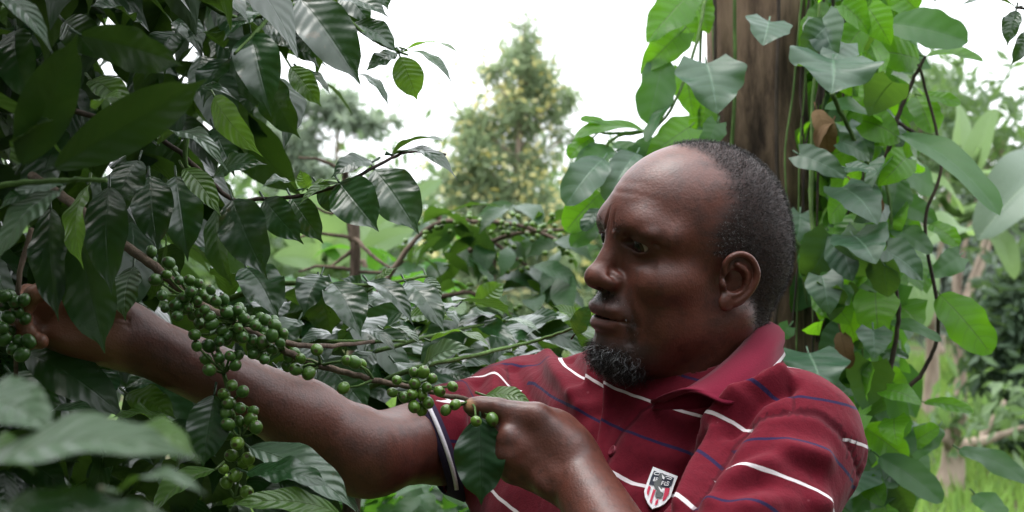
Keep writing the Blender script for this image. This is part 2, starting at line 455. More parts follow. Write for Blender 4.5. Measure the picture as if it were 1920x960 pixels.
# masks on the skin
hq = to_head(bv.astype(np.float32)); ay = np.abs(hq[:, 1])
inhead = (np.abs(bv-HO) < .2).all(1)
def sst(x, a, b):
    t = np.clip((x-a)/(b-a), 0, 1); return t*t*(3-2*t)
Zt = [-5.6, -4.5, -2.5, -.3, .6, 1.5, 2.6, 3.4, 4.6, 6.2, 7.6, 9.2, 10.6, 11.7, 12.5, 13.5]
Xt = [-4.4, -3.2, -2.2, -1.9, -1.8, -.4, 1.9, 2.6, 2.5, 1.2, .5, .3, .9, 1.8, 2.9, 3.2]
xl = np.interp(hq[:, 2], Zt, Xt)
wob = .25*np.sin(hq[:, 2]*3.1)+.2*np.sin(hq[:, 2]*7.3+hq[:, 1])
hair_m = sst(xl+wob+.25*np.sin(hq[:, 2]*17+hq[:, 1]*9)-hq[:, 0], -1.5, 1.4)*sst(hq[:, 2], -7.5, -5.5)*inhead
earm = (np.abs(hq-np.array([.2, 0, .3])) < np.array([2.1, 99, 3.0])).all(1) & (ay > 7.5)
hair_m[earm] = 0
lip_m = np.maximum(np.exp(-(((hq[:, 2]+3.45)/.5)**2+(ay/2.0)**4)), np.exp(-(((hq[:, 2]+4.85)/.55)**2+(ay/1.9)**4)))*(hq[:, 0] > 9.0)*inhead
stub = (np.exp(-(((hq[:, 2]+2.35)/.75)**2+(ay/2.9)**4))*(hq[:, 0] > 8.3) + sst(-hq[:, 2], 5.4, 6.8)*sst(hq[:, 0], 4.5, 7.5)*(hq[:, 2] > -11)
        + np.exp(-(((hq[:, 2]+4.6)/1.6)**2+((ay-3.1)/.5)**2))*(hq[:, 0] > 7.6))*inhead
stub = np.clip(stub, 0, 1)
brow_pts = [np.array(p, np.float32) for p in [(9.5, 1.0, 4.2), (9.0, 2.3, 4.85), (8.1, 3.9, 4.9), (6.9, 5.1, 4.2)]]
hqa = hq.copy(); hqa[:, 1] = ay
brow_m = np.exp(-(polydist(hqa, brow_pts)/.42)**2)*inhead
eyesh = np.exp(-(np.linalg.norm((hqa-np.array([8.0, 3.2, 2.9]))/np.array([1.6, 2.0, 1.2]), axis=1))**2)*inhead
palm_dir = sst(-(bv[:, 1]-1.452), -.004, .01)*sst(-bv[:, 0], .355, .375)
palm_m = palm_dir*(bv[:, 0] < -.33)
ntip = at(880, 760, 1.40)
nail_m = np.exp(-(((bv[:, 0]-ntip[0])/.0055)**2+((bv[:, 2]-ntip[2])/.0048)**2)**2)*(bv[:, 1] < 1.412)*(bv[:, 0] > -.1)*(bv[:, 0] < .05)
cavity = np.exp(-np.linalg.norm((hqa-np.array([.1, 7.6, .1]))/np.array([.5, .9, .6]), axis=1)**2)*inhead

def skin_material():
    b = NB('skin')
    o = b.obj()
    n1 = b.noise(14, 4, .6, o); n2 = b.noise(90, 3, .6, o); n3 = b.noise(900, 2, .6, o); n4=b.noise(260,3,.65,o)
    base = b.mix(n1, (.066, .0196, .0136), (.132, .0395, .0248))
    base = b.mix(b.math('MULTIPLY', b.step(n2, .46, .70), .6), base, (.052, .0175, .0125))
    n5 = b.noise(34, 4, .65, o)
    base = b.mix(b.math('MULTIPLY', b.step(n5, .48, .66), .45), base, (.045, .0165, .0130))
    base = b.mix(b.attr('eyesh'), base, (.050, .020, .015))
    base = b.mix(b.attr('palm'), base, (.17, .068, .038))
    base = b.mix(b.math('MULTIPLY', b.attr('lip'), .8), base, (.075, .030, .030))
    base = b.mix(b.math('MULTIPLY', b.attr('stub'), .75), base, (.016, .010, .010))
    base = b.mix(b.math('MULTIPLY', b.attr('brow'), .35), base, (.018, .010, .009))
    base = b.mix(b.math('MULTIPLY', b.attr('hairm'), .82), base, (.016, .011, .011))
    base = b.mix(b.math('MULTIPLY', b.attr('nail'), .9), base, (.42, .24, .13))
    r = b.math('ADD', b.math('ADD', b.math('MULTIPLY', n1, .12), b.math('MULTIPLY', n4, .14)), b.math('ADD', b.math('MULTIPLY', b.attr('hairm'), .3), .34))
    vor = b.n('TexVoronoi'); vor.inputs['Scale'].default_value = 420; b.t.links.new(o, vor.inputs['Vector'])
    hgt = b.math('ADD', b.math('ADD', b.math('MULTIPLY', n3, .4), b.math('MULTIPLY', vor.outputs[0], .5)), b.math('ADD', b.math('MULTIPLY', n4, .9), b.math('MULTIPLY', n2, 1.1)))
    p = b.bsdf(base, r, .42)
    p.inputs['Subsurface Weight'].default_value = .12
    p.inputs['Subsurface Radius'].default_value = (1, .35, .2); p.inputs['Subsurface Scale'].default_value = .004
    p.inputs['Coat Weight'].default_value = .10; p.inputs['Coat Roughness'].default_value = .28
    b.t.links.new(b.bump(hgt, .17, .0018), p.inputs['Normal'])
    return b.done(p.outputs[0])
SKIN = skin_material()
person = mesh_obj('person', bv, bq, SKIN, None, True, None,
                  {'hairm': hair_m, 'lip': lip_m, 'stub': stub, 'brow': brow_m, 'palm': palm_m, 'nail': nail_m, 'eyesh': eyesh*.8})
tag(person, 'man in a dark red striped polo shirt reaching into the coffee shrub', 'person')

# ---------------------------------------------------------------- eyes
def eye_material():
    b = NB('eyeball'); u = b.attr('ring')
    c = b.mix(b.step(u, .40, .46), (.006, .004, .004), (.030, .014, .008))
    c = b.mix(b.step(u, .62, .68), c, (.30, .23, .19))
    return b.done(b.bsdf(c, .18, .4).outputs[0])
EYEM = eye_material()
def uvsphere(nu=28, nv=18):
    vs = []; fs = []
    for i in range(nv+1):
        th = math.pi*i/nv
        for j in range(nu):
            ph = 2*math.pi*j/nu; vs.append((math.sin(th)*math.cos(ph), math.sin(th)*math.sin(ph), math.cos(th)))
    for i in range(nv):
        for j in range(nu): fs.append([i*nu+j, (i+1)*nu+j, (i+1)*nu+(j+1) % nu, i*nu+(j+1) % nu])
    return np.array(vs), fs
SPH = uvsphere()
gz0 = np.array([.86, .16, -.42])   # gaze, a little down
for sy in (1, -1):
    c = EYE_C*np.array([1, sy, 1]); loc_ = SPH[0]; gz = unit(gz0)
    ring = np.arccos(np.clip(loc_@gz, -1, 1))/math.pi*3.0
    w_ = HO+((c+loc_*EYE_R*(1+.05*np.exp(-(ring/.5)**2))[:, None])@HM)/100
    e = mesh_obj('eye', w_, SPH[1], EYEM, person, True, None, {'ring': ring})

# ---------------------------------------------------------------- hair
def hair_mat(name, c0, c1, frac, rough=.5):
    b = NB(name); t = b.attr('tone')
    c = b.mix(b.step(t, frac, frac+.08), c0, c1)
    return b.done(b.bsdf(c, rough, .35).outputs[0])
HAIRM = hair_mat('hair', (.014, .011, .011), (.14, .13, .13), .84)
BEARDM = hair_mat('beard_hair', (.010, .009, .010), (.19, .19, .20), .86)
def vnormals(v, q):
    n = np.zeros_like(v)
    fn_ = np.cross(v[q[:, 2]]-v[q[:, 0]], v[q[:, 3]]-v[q[:, 1]])
    for k in range(4): np.add.at(n, q[:, k], fn_)
    return n/(np.linalg.norm(n, axis=1)[:, None]+1e-12)
bn = vnormals(bv, bq)
def strands(prob, count, length, width, curl, lean, name, mat, seg=3, lift=1.0, parent=None, grey=None):
    p = prob/prob.sum(); idx = rng.choice(len(bv), count, p=p)
    base = bv[idx]+rng.normal(0, .0006, (count, 3)); n = bn[idx]
    d = unit_rows(n*lift+rng.normal(0, .35, (count, 3))+lean)
    side = unit_rows(np.cross(d, rng.normal(0, 1, (count, 3))))
    L = length*rng.uniform(.55, 1.25, count); V_ = []; tones = rng.uniform(0, 1, count)
    if grey is not None: tones = np.clip(tones*.8+grey[idx]*.35, 0, 1)
    ph = rng.uniform(0, 6.28, count); b2 = np.cross(d, side)
    for s in range(seg+1):
        t = s/seg
        c = base+d*(L*t)[:, None]+(side*np.cos(ph+t*5)[:, None]+b2*np.sin(ph+t*5)[:, None]-side*np.cos(ph)[:, None]-b2*np.sin(ph)[:, None])*(L*curl)[:, None]
        wv = side*(width*(1-.6*t))
        V_ += [c-wv, c+wv]
    A = np.stack(V_, 1); vs = A.reshape(-1, 3); k = 2*(seg+1)
    o = np.arange(count)[:, None]*k; fs = []
    for s in range(seg): fs.append(np.stack([o[:, 0]+2*s, o[:, 0]+2*s+1, o[:, 0]+2*s+3, o[:, 0]+2*s+2], 1))
    return mesh_obj(name, vs, np.vstack(fs), mat, parent, True, None, {'tone': np.repeat(tones, k)})
def unit_rows(a): return a/(np.linalg.norm(a, axis=1)[:, None]+1e-12)
greyf = sst(hq[:, 2], -2, 8)*.5+sst(hq[:, 0], -3, 2)*.5
strands(hair_m**1.9*(hq[:, 1] > -6.5), 26000, .0034, .00018, .25, np.array([0, 0, .1]), 'hair', HAIRM, 3, 1.0, person, greyf)
beard_p = (sst(-hq[:, 2], 6.2, 7.3)*(sst(hq[:, 0], 6.3, 7.6)+.16*sst(hq[:, 0], 3.5, 6.5))*sst(hq[:, 2], -11, -9.5)*sst(-ay, -3.8, -2.2)*(hq[:, 0] > 3.5)*(1-.85*np.exp(-(((hq[:, 2]+6.2)/.55)**2+(ay/1.6)**2)))
           )*inhead*(np.abs(bv-HO) < .17).all(1)
strands(beard_p, 2600, .0115, .00022, .22, np.array([.0, .0, -.85])-Hf*.05, 'beard', BEARDM, 6, .7, person, sst(hq[:, 0], 6, 9)*.6+.25)
must_p = (np.exp(-(((hq[:, 2]+2.35)/.6)**2+(ay/2.7)**4))*(hq[:, 0] > 8.6)+.6*np.exp(-(((hq[:, 2]+4.8)/1.5)**2+((ay-3.1)/.4)**2))*(hq[:, 0] > 7.6))*inhead
strands(must_p, 500, .003, .00015, .12, np.array([0, 0, -.8]), 'moustache', BEARDM, 3, .6, person)
strands(brow_m**2*sst(-ay, -4.2, -1.2), 160, .005, .00016, .08, Hl*.0-Hf*.4+np.array([0, 0, .3]), 'eyebrow', BEARDM, 3, .4, person, hq[:, 0]*0-.3)

# ---------------------------------------------------------------- polo shirt
MID = (SH_L+SH_R)/2
LAT = unit((SH_L-SH_R)*np.array([1, 1, 0])); FAC = np.array([LAT[1], -LAT[0], 0]); FAC = FAC if FAC[0] < 0 else -FAC
TM = np.stack([LAT, FAC, [0, 0, 1.]])
SLE_R = SH_R*.35+EL_R*.65; SLE_L = SH_L*.08+EL_L*.92
SLN = unit(np.array([-.92, -.22, -.34])); AXR = unit(EL_R-SH_R); AXL = unit(EL_L-SH_L)
def shirt_sdf(P):
    def e(lat, fac, z, r): return ellR(P, MID+LAT*lat+FAC*fac+np.array([0, 0, z]), r, TM)
    d = e(-.01, .005, -.11, (.165, .122, .19))
    d = smin(d, e(.0, .055, -.33, (.165, .150, .21)), .08)
    d = smin(d, e(.0, .03, -.48, (.165, .14, .15)), .06)
    d = smin(d, e(.085, .075, -.10, (.075, .055, .08)), .06)       # chest
    d = smin(d, e(-.075, .075, -.10, (.075, .055, .08)), .06)
    nb = NB_+np.array([0, 0, -.03])
    d = smin(d, cone(P, nb+np.array([.01, 0, 0]), SH_L+np.array([-.012, 0, .010]), .066, .052), .06)
    d = smin(d, cone(P, nb, SH_R+np.array([0, 0, .004]), .066, .055), .06)
    d = smin(d, cone(P, SH_R, SLE_R, .066, .0505), .05)
    d = smin(d, cone(P, SH_L, SLE_L, .060, .066), .03)
    return d-.002
sv, sq = polygonise(shirt_sdf, (-.35, .95, .85), (.50, 2.05, 1.60), .0034*Q, proj=2)
_bvh = BVHTree.FromPolygons(sv.tolist(), sq.tolist())
CAM = Vector((0, 0, CZ))
def onshirt(pxs, every=10):
    """points on the cloth seen along the given photograph pixels"""
    out = []
    for (x0, y0), (x1, y1) in zip(pxs[:-1], pxs[1:]):
        n = max(1, int(math.hypot(x1-x0, y1-y0)/every))
        for k in range(n):
            q = at(x0+(x1-x0)*k/n, y0+(y1-y0)*k/n, 1.0)-np.array(CAM)
            h = _bvh.ray_cast(CAM, V(unit(q)))
            if h[0] is not None: out.append(np.array(h[0]))
    q = at(*pxs[-1], 1.0)-np.array(CAM); h = _bvh.ray_cast(CAM, V(unit(q)))
    if h[0] is not None: out.append(np.array(h[0]))
    return np.array(out)
def basis(P, full):
    q = (P-MID)@TM.T*5
    b = [np.ones(len(q)), q[:, 0], q[:, 1], q[:, 2]]
    if full: b += [q[:, 0]**2, q[:, 2]**2, q[:, 0]*q[:, 2], q[:, 0]*q[:, 1], q[:, 1]*q[:, 2], q[:, 0]**3, q[:, 0]**2*q[:, 2], q[:, 2]**3, q[:, 0]*q[:, 2]**2]
    return np.stack(b, 1)
def fit(lines, full=True, ridge=.02):
    P = []; u = []
    for pxs, val in lines:
        p = onshirt(pxs); P.append(p); u += [val]*len(p)
    A = basis(np.vstack(P), full); R = np.eye(A.shape[1])*ridge; R[0, 0] = R[3, 3] = 0
    c = np.linalg.solve(A.T@A+R, A.T@np.array(u)); return basis(sv, full)@c
# stripe number: even = white, odd = navy
uF = fit([([(1010, 656), (1050, 668), (1062, 690), (1100, 712), (1125, 722)], 0), ([(1250, 765), (1295, 775), (1335, 790)], 0),
          ([(995, 715), (1040, 745), (1100, 775), (1135, 795)], 1), ([(1160, 795), (1215, 820), (1260, 838), (1330, 860)], 1),
          ([(1132, 885), (1165, 895), (1210, 914)], 2), ([(1255, 935), (1298, 946)], 2)])
uS = fit([([(1375, 824), (1420, 824), (1470, 820), (1520, 838), (1565, 862), (1590, 890), (1600, 925)], 1),
          ([(1345, 877), (1400, 891), (1440, 892), (1500, 910), (1530, 922), (1555, 955)], 2),
          ([(1325, 945), (1380, 942), (1420, 948), (1450, 958)], 3), ([(1392, 792), (1440, 778), (1500, 772)], .2)])
uR = (((sv-SLE_R)@AXR)/.042)
# signed distances to the armhole seams
seamL_px = [(1290, 958), (1318, 910), (1345, 862), (1372, 822), (1400, 795), (1440, 780), (1490, 773), (1535, 777), (1575, 810), (1600, 850), (1612, 900)]
seamL = onshirt(seamL_px, 5)
# sleeve side of the armhole: a plane through the shoulder, tilted as the seam lies
c_ = seamL.mean(0); nrm = np.linalg.svd(seamL-c_)[2][2]; nrm = nrm if nrm@AXL > 0 else -nrm
sdS = (sv-c_)@nrm
# let the plane bend to follow the seam line itself
dl = np.linalg.norm(sv[:, None, :]-seamL[None, ::3, :], axis=2); near_i = dl.argmin(1)
sdS = sdS-((seamL[::3]-c_)@nrm)[near_i]*np.exp(-(dl.min(1)/.06)**2)
sdS[(sv-SH_L)@LAT < -.16] = -.2
sdR = (sv-(SH_R+AXR*.035))@AXR
sdR = np.where((sv-SH_R)@LAT < .08, sdR, -.2)
sd_l = polydist(sv.astype(np.float32), [p.astype(np.float32) for p in seamL])
seam_other = [[(1480, 715), (1488, 745), (1490, 773)], [(1140, 640), (1070, 662), (1000, 655)], [(1240, 750), (1200, 770), (1165, 812), (1140, 860), (1122, 900)], [(948, 684), (955, 715), (965, 760)]]
for s_ in seam_other[:1]+seam_other[2:]:
    p = onshirt(s_, 6); sd_l = np.minimum(sd_l, polydist(sv.astype(np.float32), [x.astype(np.float32) for x in p]))
# folds: (pixel line, height m, half width m); + stands up
FOLDS = [([(1345, 795), (1400, 740), (1465, 705)], .007, .007), ([(1365, 812), (1425, 752), (1485, 722)], -.005, .006), ([(1330, 800), (1388, 735), (1440, 705)], -.004, .006),
         ([(1310, 850), (1350, 800), (1395, 755)], .006, .008), ([(1275, 950), (1310, 880), (1350, 815)], .006, .008), ([(1255, 958), (1290, 890), (1325, 820)], -.004, .008),
         ([(1300, 958), (1325, 905), (1365, 840), (1400, 800)], -.0048, .008),
         ([(1330, 940), (1400, 880), (1480, 850), (1540, 860)], .005, .012), ([(1350, 925), (1420, 910), (1500, 935)], -.004, .012), ([(1380, 865), (1440, 850), (1520, 880)], -.003, .010),
         ([(1400, 955), (1460, 930), (1540, 945)], .005, .012),
         ([(1010, 650), (1040, 690), (1090, 760)], .005, .010), ([(1060, 665), (1090, 710), (1110, 770)], -.004, .010), ([(1085, 740), (1110, 690), (1120, 650)], .004, .008),
         ([(1140, 720), (1135, 780), (1120, 850)], .004, .006), ([(1125, 720), (1122, 780), (1110, 850)], -.004, .007),
         ([(930, 700), (925, 740), (930, 800)], .004, .010), ([(895, 715), (890, 780), (880, 850)], -.004, .010), ([(870, 720), (868, 790), (890, 860)], .003, .009),
         ([(965, 690), (985, 740), (1010, 770)], -.004, .010), ([(1180, 830), (1230, 860), (1290, 870)], .003, .014), ([(1170, 900), (1220, 880), (1280, 890)], -.003, .012)]
sn = vnormals(sv, sq)
if (sn*(sv-MID)).sum(1).mean() < 0: sn = -sn
disp = np.zeros(len(sv))
for pxs, hgt, wd in FOLDS:
    p = onshirt(pxs, 8)
    if len(p) > 1:
        s0 = polydist(sv.astype(np.float32), [x.astype(np.float32) for x in p]); disp += 1.9*hgt*np.exp(-(s0/wd)**2)
disp += .0012*np.sin(sv[:, 0]*60+3*np.sin(sv[:, 2]*40))*np.sin(sv[:, 2]*55+2*np.sin(sv[:, 1]*37))
disp += np.clip(-.0025*np.exp(-(sd_l/.004)**2), -.01, 0)
disp += .002*sst(sdS, -.003, .003)*np.exp(-np.maximum(sdS, 0)/.03)      # the sleeve cap stands a little proud
sv2 = sv+sn*disp[:, None]
# openings: neck, sleeve ends, hem
nk = to_head(sv2.astype(np.float32))
neckax = cone(sv2.astype(np.float32), hw(-2.2, 0, -8), hw(-2.8, 0, -20), 0, 0)
open_neck = (neckax < .072) & (sv2[:, 2] > NB_[2]-.035)
vline = onshirt([(1205, 775), (1175, 805)], 4)
dV = polydist(sv2.astype(np.float32), [x.astype(np.float32) for x in vline])
kill = open_neck | ((sv2-SLE_R)@SLN > 0) & ((sv2-SH_R)@LAT < .1) & (np.linalg.norm(sv2-SLE_R, axis=1) < .12) | ((sv2-SLE_L)@AXL > 0) & (np.linalg.norm(sv2-SLE_L, axis=1) < .13) | (sv2[:, 2] < .9)
fk = ~kill[sq].any(1)
used = np.unique(sq[fk]); remap = -np.ones(len(sv2), int); remap[used] = np.arange(len(used))
def shirt_material(kind='body'):
    b = NB('polo_cloth' if kind == 'body' else 'polo_'+kind)
    o = b.obj()
    wv = b.noise(500, 2, .6, o); big = b.noise(9, 3, .5, o); lint = b.noise(160, 1, .5, o)
    red = b.mix(big, (.100, .0058, .0132), (.138, .0085, .0188))
    mot = b.noise(170, 4, .75, o)
    red = b.mix(b.math('MULTIPLY', b.step(mot, .45, .7), .45), red, (.062, .004, .010))
    red = b.mix(b.math('MULTIPLY', wv, .35), red, (.075, .006, .014))
    if kind == 'body':
        sS = b.math('GREATER_THAN', b.attr('sdS'), 0.0); sR = b.math('GREATER_THAN', b.attr('sdR'), 0.0)
        def pick(k):
            m = b.n('Mix', data_type='FLOAT'); b.set(m.inputs[0], sS); b.set(m.inputs[2], b.attr('uF')); b.set(m.inputs[3], b.attr('uS'))
            m2 = b.n('Mix', data_type='FLOAT'); b.set(m2.inputs[0], sR); b.set(m2.inputs[2], m.outputs[0]); b.set(m2.inputs[3], b.attr('uR'))
            return m2.outputs[0]
        u = b.math('ADD', pick(0), b.math('MULTIPLY', b.math('SUBTRACT', b.noise(55, 2, .5, o), .5), .05))
        near0 = b.math('ABSOLUTE', b.math('SUBTRACT', u, b.math('ROUND', u)))
        on = b.math('SUBTRACT', 1.0, b.step(near0, .035, .046))
        half = b.math('MULTIPLY', u, .5)
        even = b.math('LESS_THAN', b.math('ABSOLUTE', b.math('SUBTRACT', half, b.math('ROUND', half))), .25)
        sc = b.mix(even, (.020, .012, .045), (.62, .56, .58))
        col = b.mix(on, red, sc)
        arm_ = b.math('MULTIPLY', b.math('SUBTRACT', 1.0, b.step(b.math('ABSOLUTE', b.attr('sdS')), .0006, .0016)), b.math('LESS_THAN', b.attr('seam'), .03))
        seam = b.math('MAXIMUM', arm_, b.math('SUBTRACT', 1.0, b.step(b.attr('seam'), .0012, .0024)))
        col = b.mix(b.math('MULTIPLY', seam, .6), col, (.035, .004, .008))
    else: col = red
    col = b.mix(b.math('MULTIPLY', b.step(lint, .76, .80), .2), col, (.30, .12, .14))
    p = b.bsdf(col, .9, .08, Sheen_Weight=.06, Sheen_Roughness=.5)
    mpf = b.n('Mapping'); b.t.links.new(o, mpf.inputs[0]); mpf.inputs['Rotation'].default_value = (.4, .5, .6); mpf.inputs['Scale'].default_value = (1, 2.4, .8)
    b.t.links.new(b.bump(wv, .4, .001, b.bump(b.noise(20, 2, .45, mpf.outputs[0]), .30, .010)), p.inputs['Normal'])
    return b.done(p.outputs[0])
CLOTH = shirt_material(); COLLARM = shirt_material('collar')
shirt = mesh_obj('polo_shirt', sv2[used], remap[sq[fk]], CLOTH, person, True, None,
                 {'uF': uF[used], 'uS': uS[used], 'uR': uR[used], 'sdS': sdS[used], 'sdR': sdR[used], 'seam': sd_l[used]})
def solid(o, th, off=-1):
    m = o.modifiers.new('thickness', 'SOLIDIFY'); m.thickness = th; m.offset = off; return o
solid(shirt, .0018, -1)
_bvh2 = BVHTree.FromPolygons(sv2[used].tolist(), remap[sq[fk]].tolist())

# collar: fold line and outer edge around the neck
COLLAR = [((1226, 758, 1.432), (1240, 757, 1.425)), ((1268, 738, 1.405), (1300, 735, 1.360)), ((1308, 716, 1.395), (1362, 757, 1.338)), ((1350, 686, 1.40), (1394, 742, 1.350)),
          ((1390, 648, 1.425), (1424, 719, 1.368)), ((1418, 610, 1.465), (1457, 686, 1.405)), ((1432, 600, 1.51), (1470, 664, 1.49)), ((1418, 606, 1.555), (1440, 675, 1.60)),
          ((1365, 655, 1.59), (1375, 715, 1.64)), ((1290, 715, 1.59), (1265, 752, 1.64)), ((1215, 768, 1.55), (1170, 770, 1.595)), ((1172, 800, 1.505), (1138, 800, 1.535))]
A_ = smooth_path([at(*c[0]) for c in COLLAR], 8); B_ = smooth_path([at(*c[1]) for c in COLLAR], 8)
NC = len(A_); cvs = []; cuv = []
axc = (hw(-2.4, 0, -10))
for i in range(NC):
    _s = min(i, NC-1-i)/(NC-1); inn = A_[i]+np.array([0, 0, -.004-.028*min(1, _s*4)])+unit((axc-A_[i])*np.array([1, 1, 0]))*-.003
    row = [inn, A_[i]*.55+inn*.45+unit((axc-A_[i])*np.array([1, 1, 0]))*.001]
    m = A_[i]*.5+B_[i]*.5; outd = unit((A_[i]-axc)*np.array([1, 1, 0]))
    for t in (0, .12, .3, .5, .7, .85, 1):
        p = A_[i]*(1-t)+B_[i]*t+outd*(.010*math.sin(math.pi*min(1, t*1.15)))+np.array([0, 0, .004*math.sin(math.pi*t)])
        row.append(p)
    cvs += row; cuv += [(-.4, i/NC), (-.2, i/NC)]+[(t, i/NC) for t in (0, .12, .3, .5, .7, .85, 1)]
W_ = 9; cfs = [[i*W_+k, i*W_+k+1, (i+1)*W_+k+1, (i+1)*W_+k] for i in range(NC-1) for k in range(W_-1)]
def collar_mat():
    b = NB('polo_collar_knit'); o = b.obj()
    wv = b.noise(600, 2, .6, o)
    red = b.mix(wv, (.100, .0056, .0180), (.150, .0088, .0265))
    sep = b.n('SeparateXYZ'); b.t.links.new(b.n('TexCoord').outputs['UV'], sep.inputs[0])
    edge = b.math('MULTIPLY', b.step(sep.outputs[0], .93, .94), b.math('GREATER_THAN', sep.outputs[1], .335))
    edge = b.math('MULTIPLY', edge, b.math('LESS_THAN', sep.outputs[1], 1.1))
    col = b.mix(edge, red, (.66, .60, .62))
    p = b.bsdf(col, .9, .08, Sheen_Weight=.06)
    b.t.links.new(b.bump(wv, .3, .0008), p.inputs['Normal']); return b.done(p.outputs[0])
collar = mesh_obj('collar', np.array(cvs), cfs, collar_mat(), shirt, True, cuv)
solid(collar, .0022, 0)

def ribbon_on(bvh, pts, normals, halfw, lift):
    T = np.gradient(pts, axis=0); out = []; fs = []
    for i, (p, n) in enumerate(zip(pts, normals)):
        s = unit(np.cross(n, T[i])); out += [p-s*halfw+n*lift, p+s*halfw+n*lift]
    fs = [[2*i, 2*i+1, 2*i+3, 2*i+2] for i in range(len(pts)-1)]
    return np.array(out), fs
def plain(name, col, rough=.7, spec=.3):
    b = NB(name); n = b.noise(300, 2, .6, b.obj())
    c = b.mix(n, tuple(x*.8 for x in col), tuple(min(1, x*1.15) for x in col))
    return b.done(b.bsdf(c, rough, spec).outputs[0])
# knit band at the end of the reaching arm's sleeve: navy with a white line
NAVY = plain('navy_knit', (.020, .012, .035), .9); WHITEK = plain('white_knit', (.62, .58, .62), .9)
def band_geo(c, ax, lift, w_, o):
    """a ring lying on the cloth around the sleeve end"""
    a1 = unit(np.cross(ax, [0, 0, 1.])); a2 = np.cross(ax, a1); n = 64; vs = []
    for k in range(n):
        d = a1*math.cos(2*math.pi*k/n)+a2*math.sin(2*math.pi*k/n)
        for t in (-.5, .5):
            p0 = c+ax*(t*w_); h = _bvh.ray_cast(V(p0), V(d)); vs.append(p0+d*(min(h[3] if h[0] is not None else .05, .075)+lift))
    return vs, [[o+2*k, o+2*k+1, o+(2*k+3) % (2*n), o+(2*k+2) % (2*n)] for k in range(n)]
_v1, _f1 = band_geo(SLE_R-SLN*.006, SLN, .0016, .016, 0); _v2, _f2 = band_geo(SLE_R-SLN*.007, SLN, .0026, .0042, 128)
bnd = mesh_obj('sleeve_band', np.array(_v1+_v2), _f1+_f2, None, shirt, mats=[NAVY, WHITEK], midx=[0]*64+[1]*64); solid(bnd, .0016, 0)
# white piping on the far shoulder seam
pp = onshirt([(944, 683), (950, 705), (958, 728)], 3)
# badge: shield patch lying on the chest
def hit2(px, py):
    q = unit(at(px, py, 1.)-np.array(CAM)); h = _bvh2.ray_cast(CAM, V(q)); return (np.array(h[0]), np.array(h[1]))
bc, bnrm = hit2(1238, 918)
bnrm = bnrm if bnrm[1] < 0 else -bnrm
bup = unit(at(1243, 885, bc[1])-at(1231, 952, bc[1])); bup = unit(bup-bnrm*(bup@bnrm)); brt = np.cross(bup, bnrm); brt = brt if brt[0] > 0 else -brt
ppm = F/bc[1]
def bpt(x, y, lift):  # badge pixels (zoomed crop 1152x960 over 120x100) to the cloth
    px, py = 1180+x/9.6, 860+y/9.6
    q = unit(at(px, py, 1.)-np.array(CAM)); t = ((bc-np.array(CAM))@bnrm)/(q@bnrm)
    return np.array(CAM)+q*t+bnrm*(lift+.001)
BADGE_V, BADGE_F, BADGE_M = [], [], []
def patch(poly, lift, mi, thick=0.0):
    P = np.array([bpt(x, y, lift) for x, y in poly]); n = len(P); o = len(BADGE_V)
    BADGE_V.extend(P.tolist()); fs = [[o+k for k in range(n)]]
    if thick:
        BADGE_V.extend((P-bnrm*thick).tolist()); fs += [[o+k, o+n+k, o+n+(k+1) % n, o+(k+1) % n] for k in range(n)]
    BADGE_F.extend(fs); BADGE_M.extend([mi]*len(fs))
def dense(poly, n=5):
    out = []
    for a, b in zip(poly, poly[1:]+poly[:1]):
        for k in range(n): out.append((a[0]+(b[0]-a[0])*k/n, a[1]+(b[1]-a[1])*k/n))
    return out
SHIELD = [(425, 172), (868, 345), (800, 520), (735, 720), (640, 830), (540, 890), (410, 930), (330, 830), (280, 720), (265, 610), (320, 440)]
INNER = [(440, 250), (805, 378), (750, 530), (690, 700), (610, 790), (520, 850), (430, 885), (370, 810), (320, 700), (305, 620), (360, 460)]
B_WH = plain('badge_white', (.72, .72, .74)); B_NV = plain('badge_navy', (.020, .026, .045)); B_RD = plain('badge_red', (.50, .030, .075)); B_GR = plain('badge_grey', (.10, .11, .11))
patch(dense(SHIELD), .0018, 0, .0022)
patch([(440, 250), (805, 378), (755, 520), (700, 570), (560, 540), (450, 520), (350, 500), (385, 380)], .0024, 1)
for pl in ([(345, 520), (385, 545), (360, 620), (335, 710), (312, 660), (315, 600)], [(430, 585), (475, 600), (425, 730), (395, 850), (362, 800), (395, 690)],
           [(500, 760), (525, 770), (500, 850), (450, 880), (470, 800)], [(640, 560), (725, 570), (705, 670), (650, 760), (590, 805), (615, 690)]):
    patch(pl, .0026, 2)
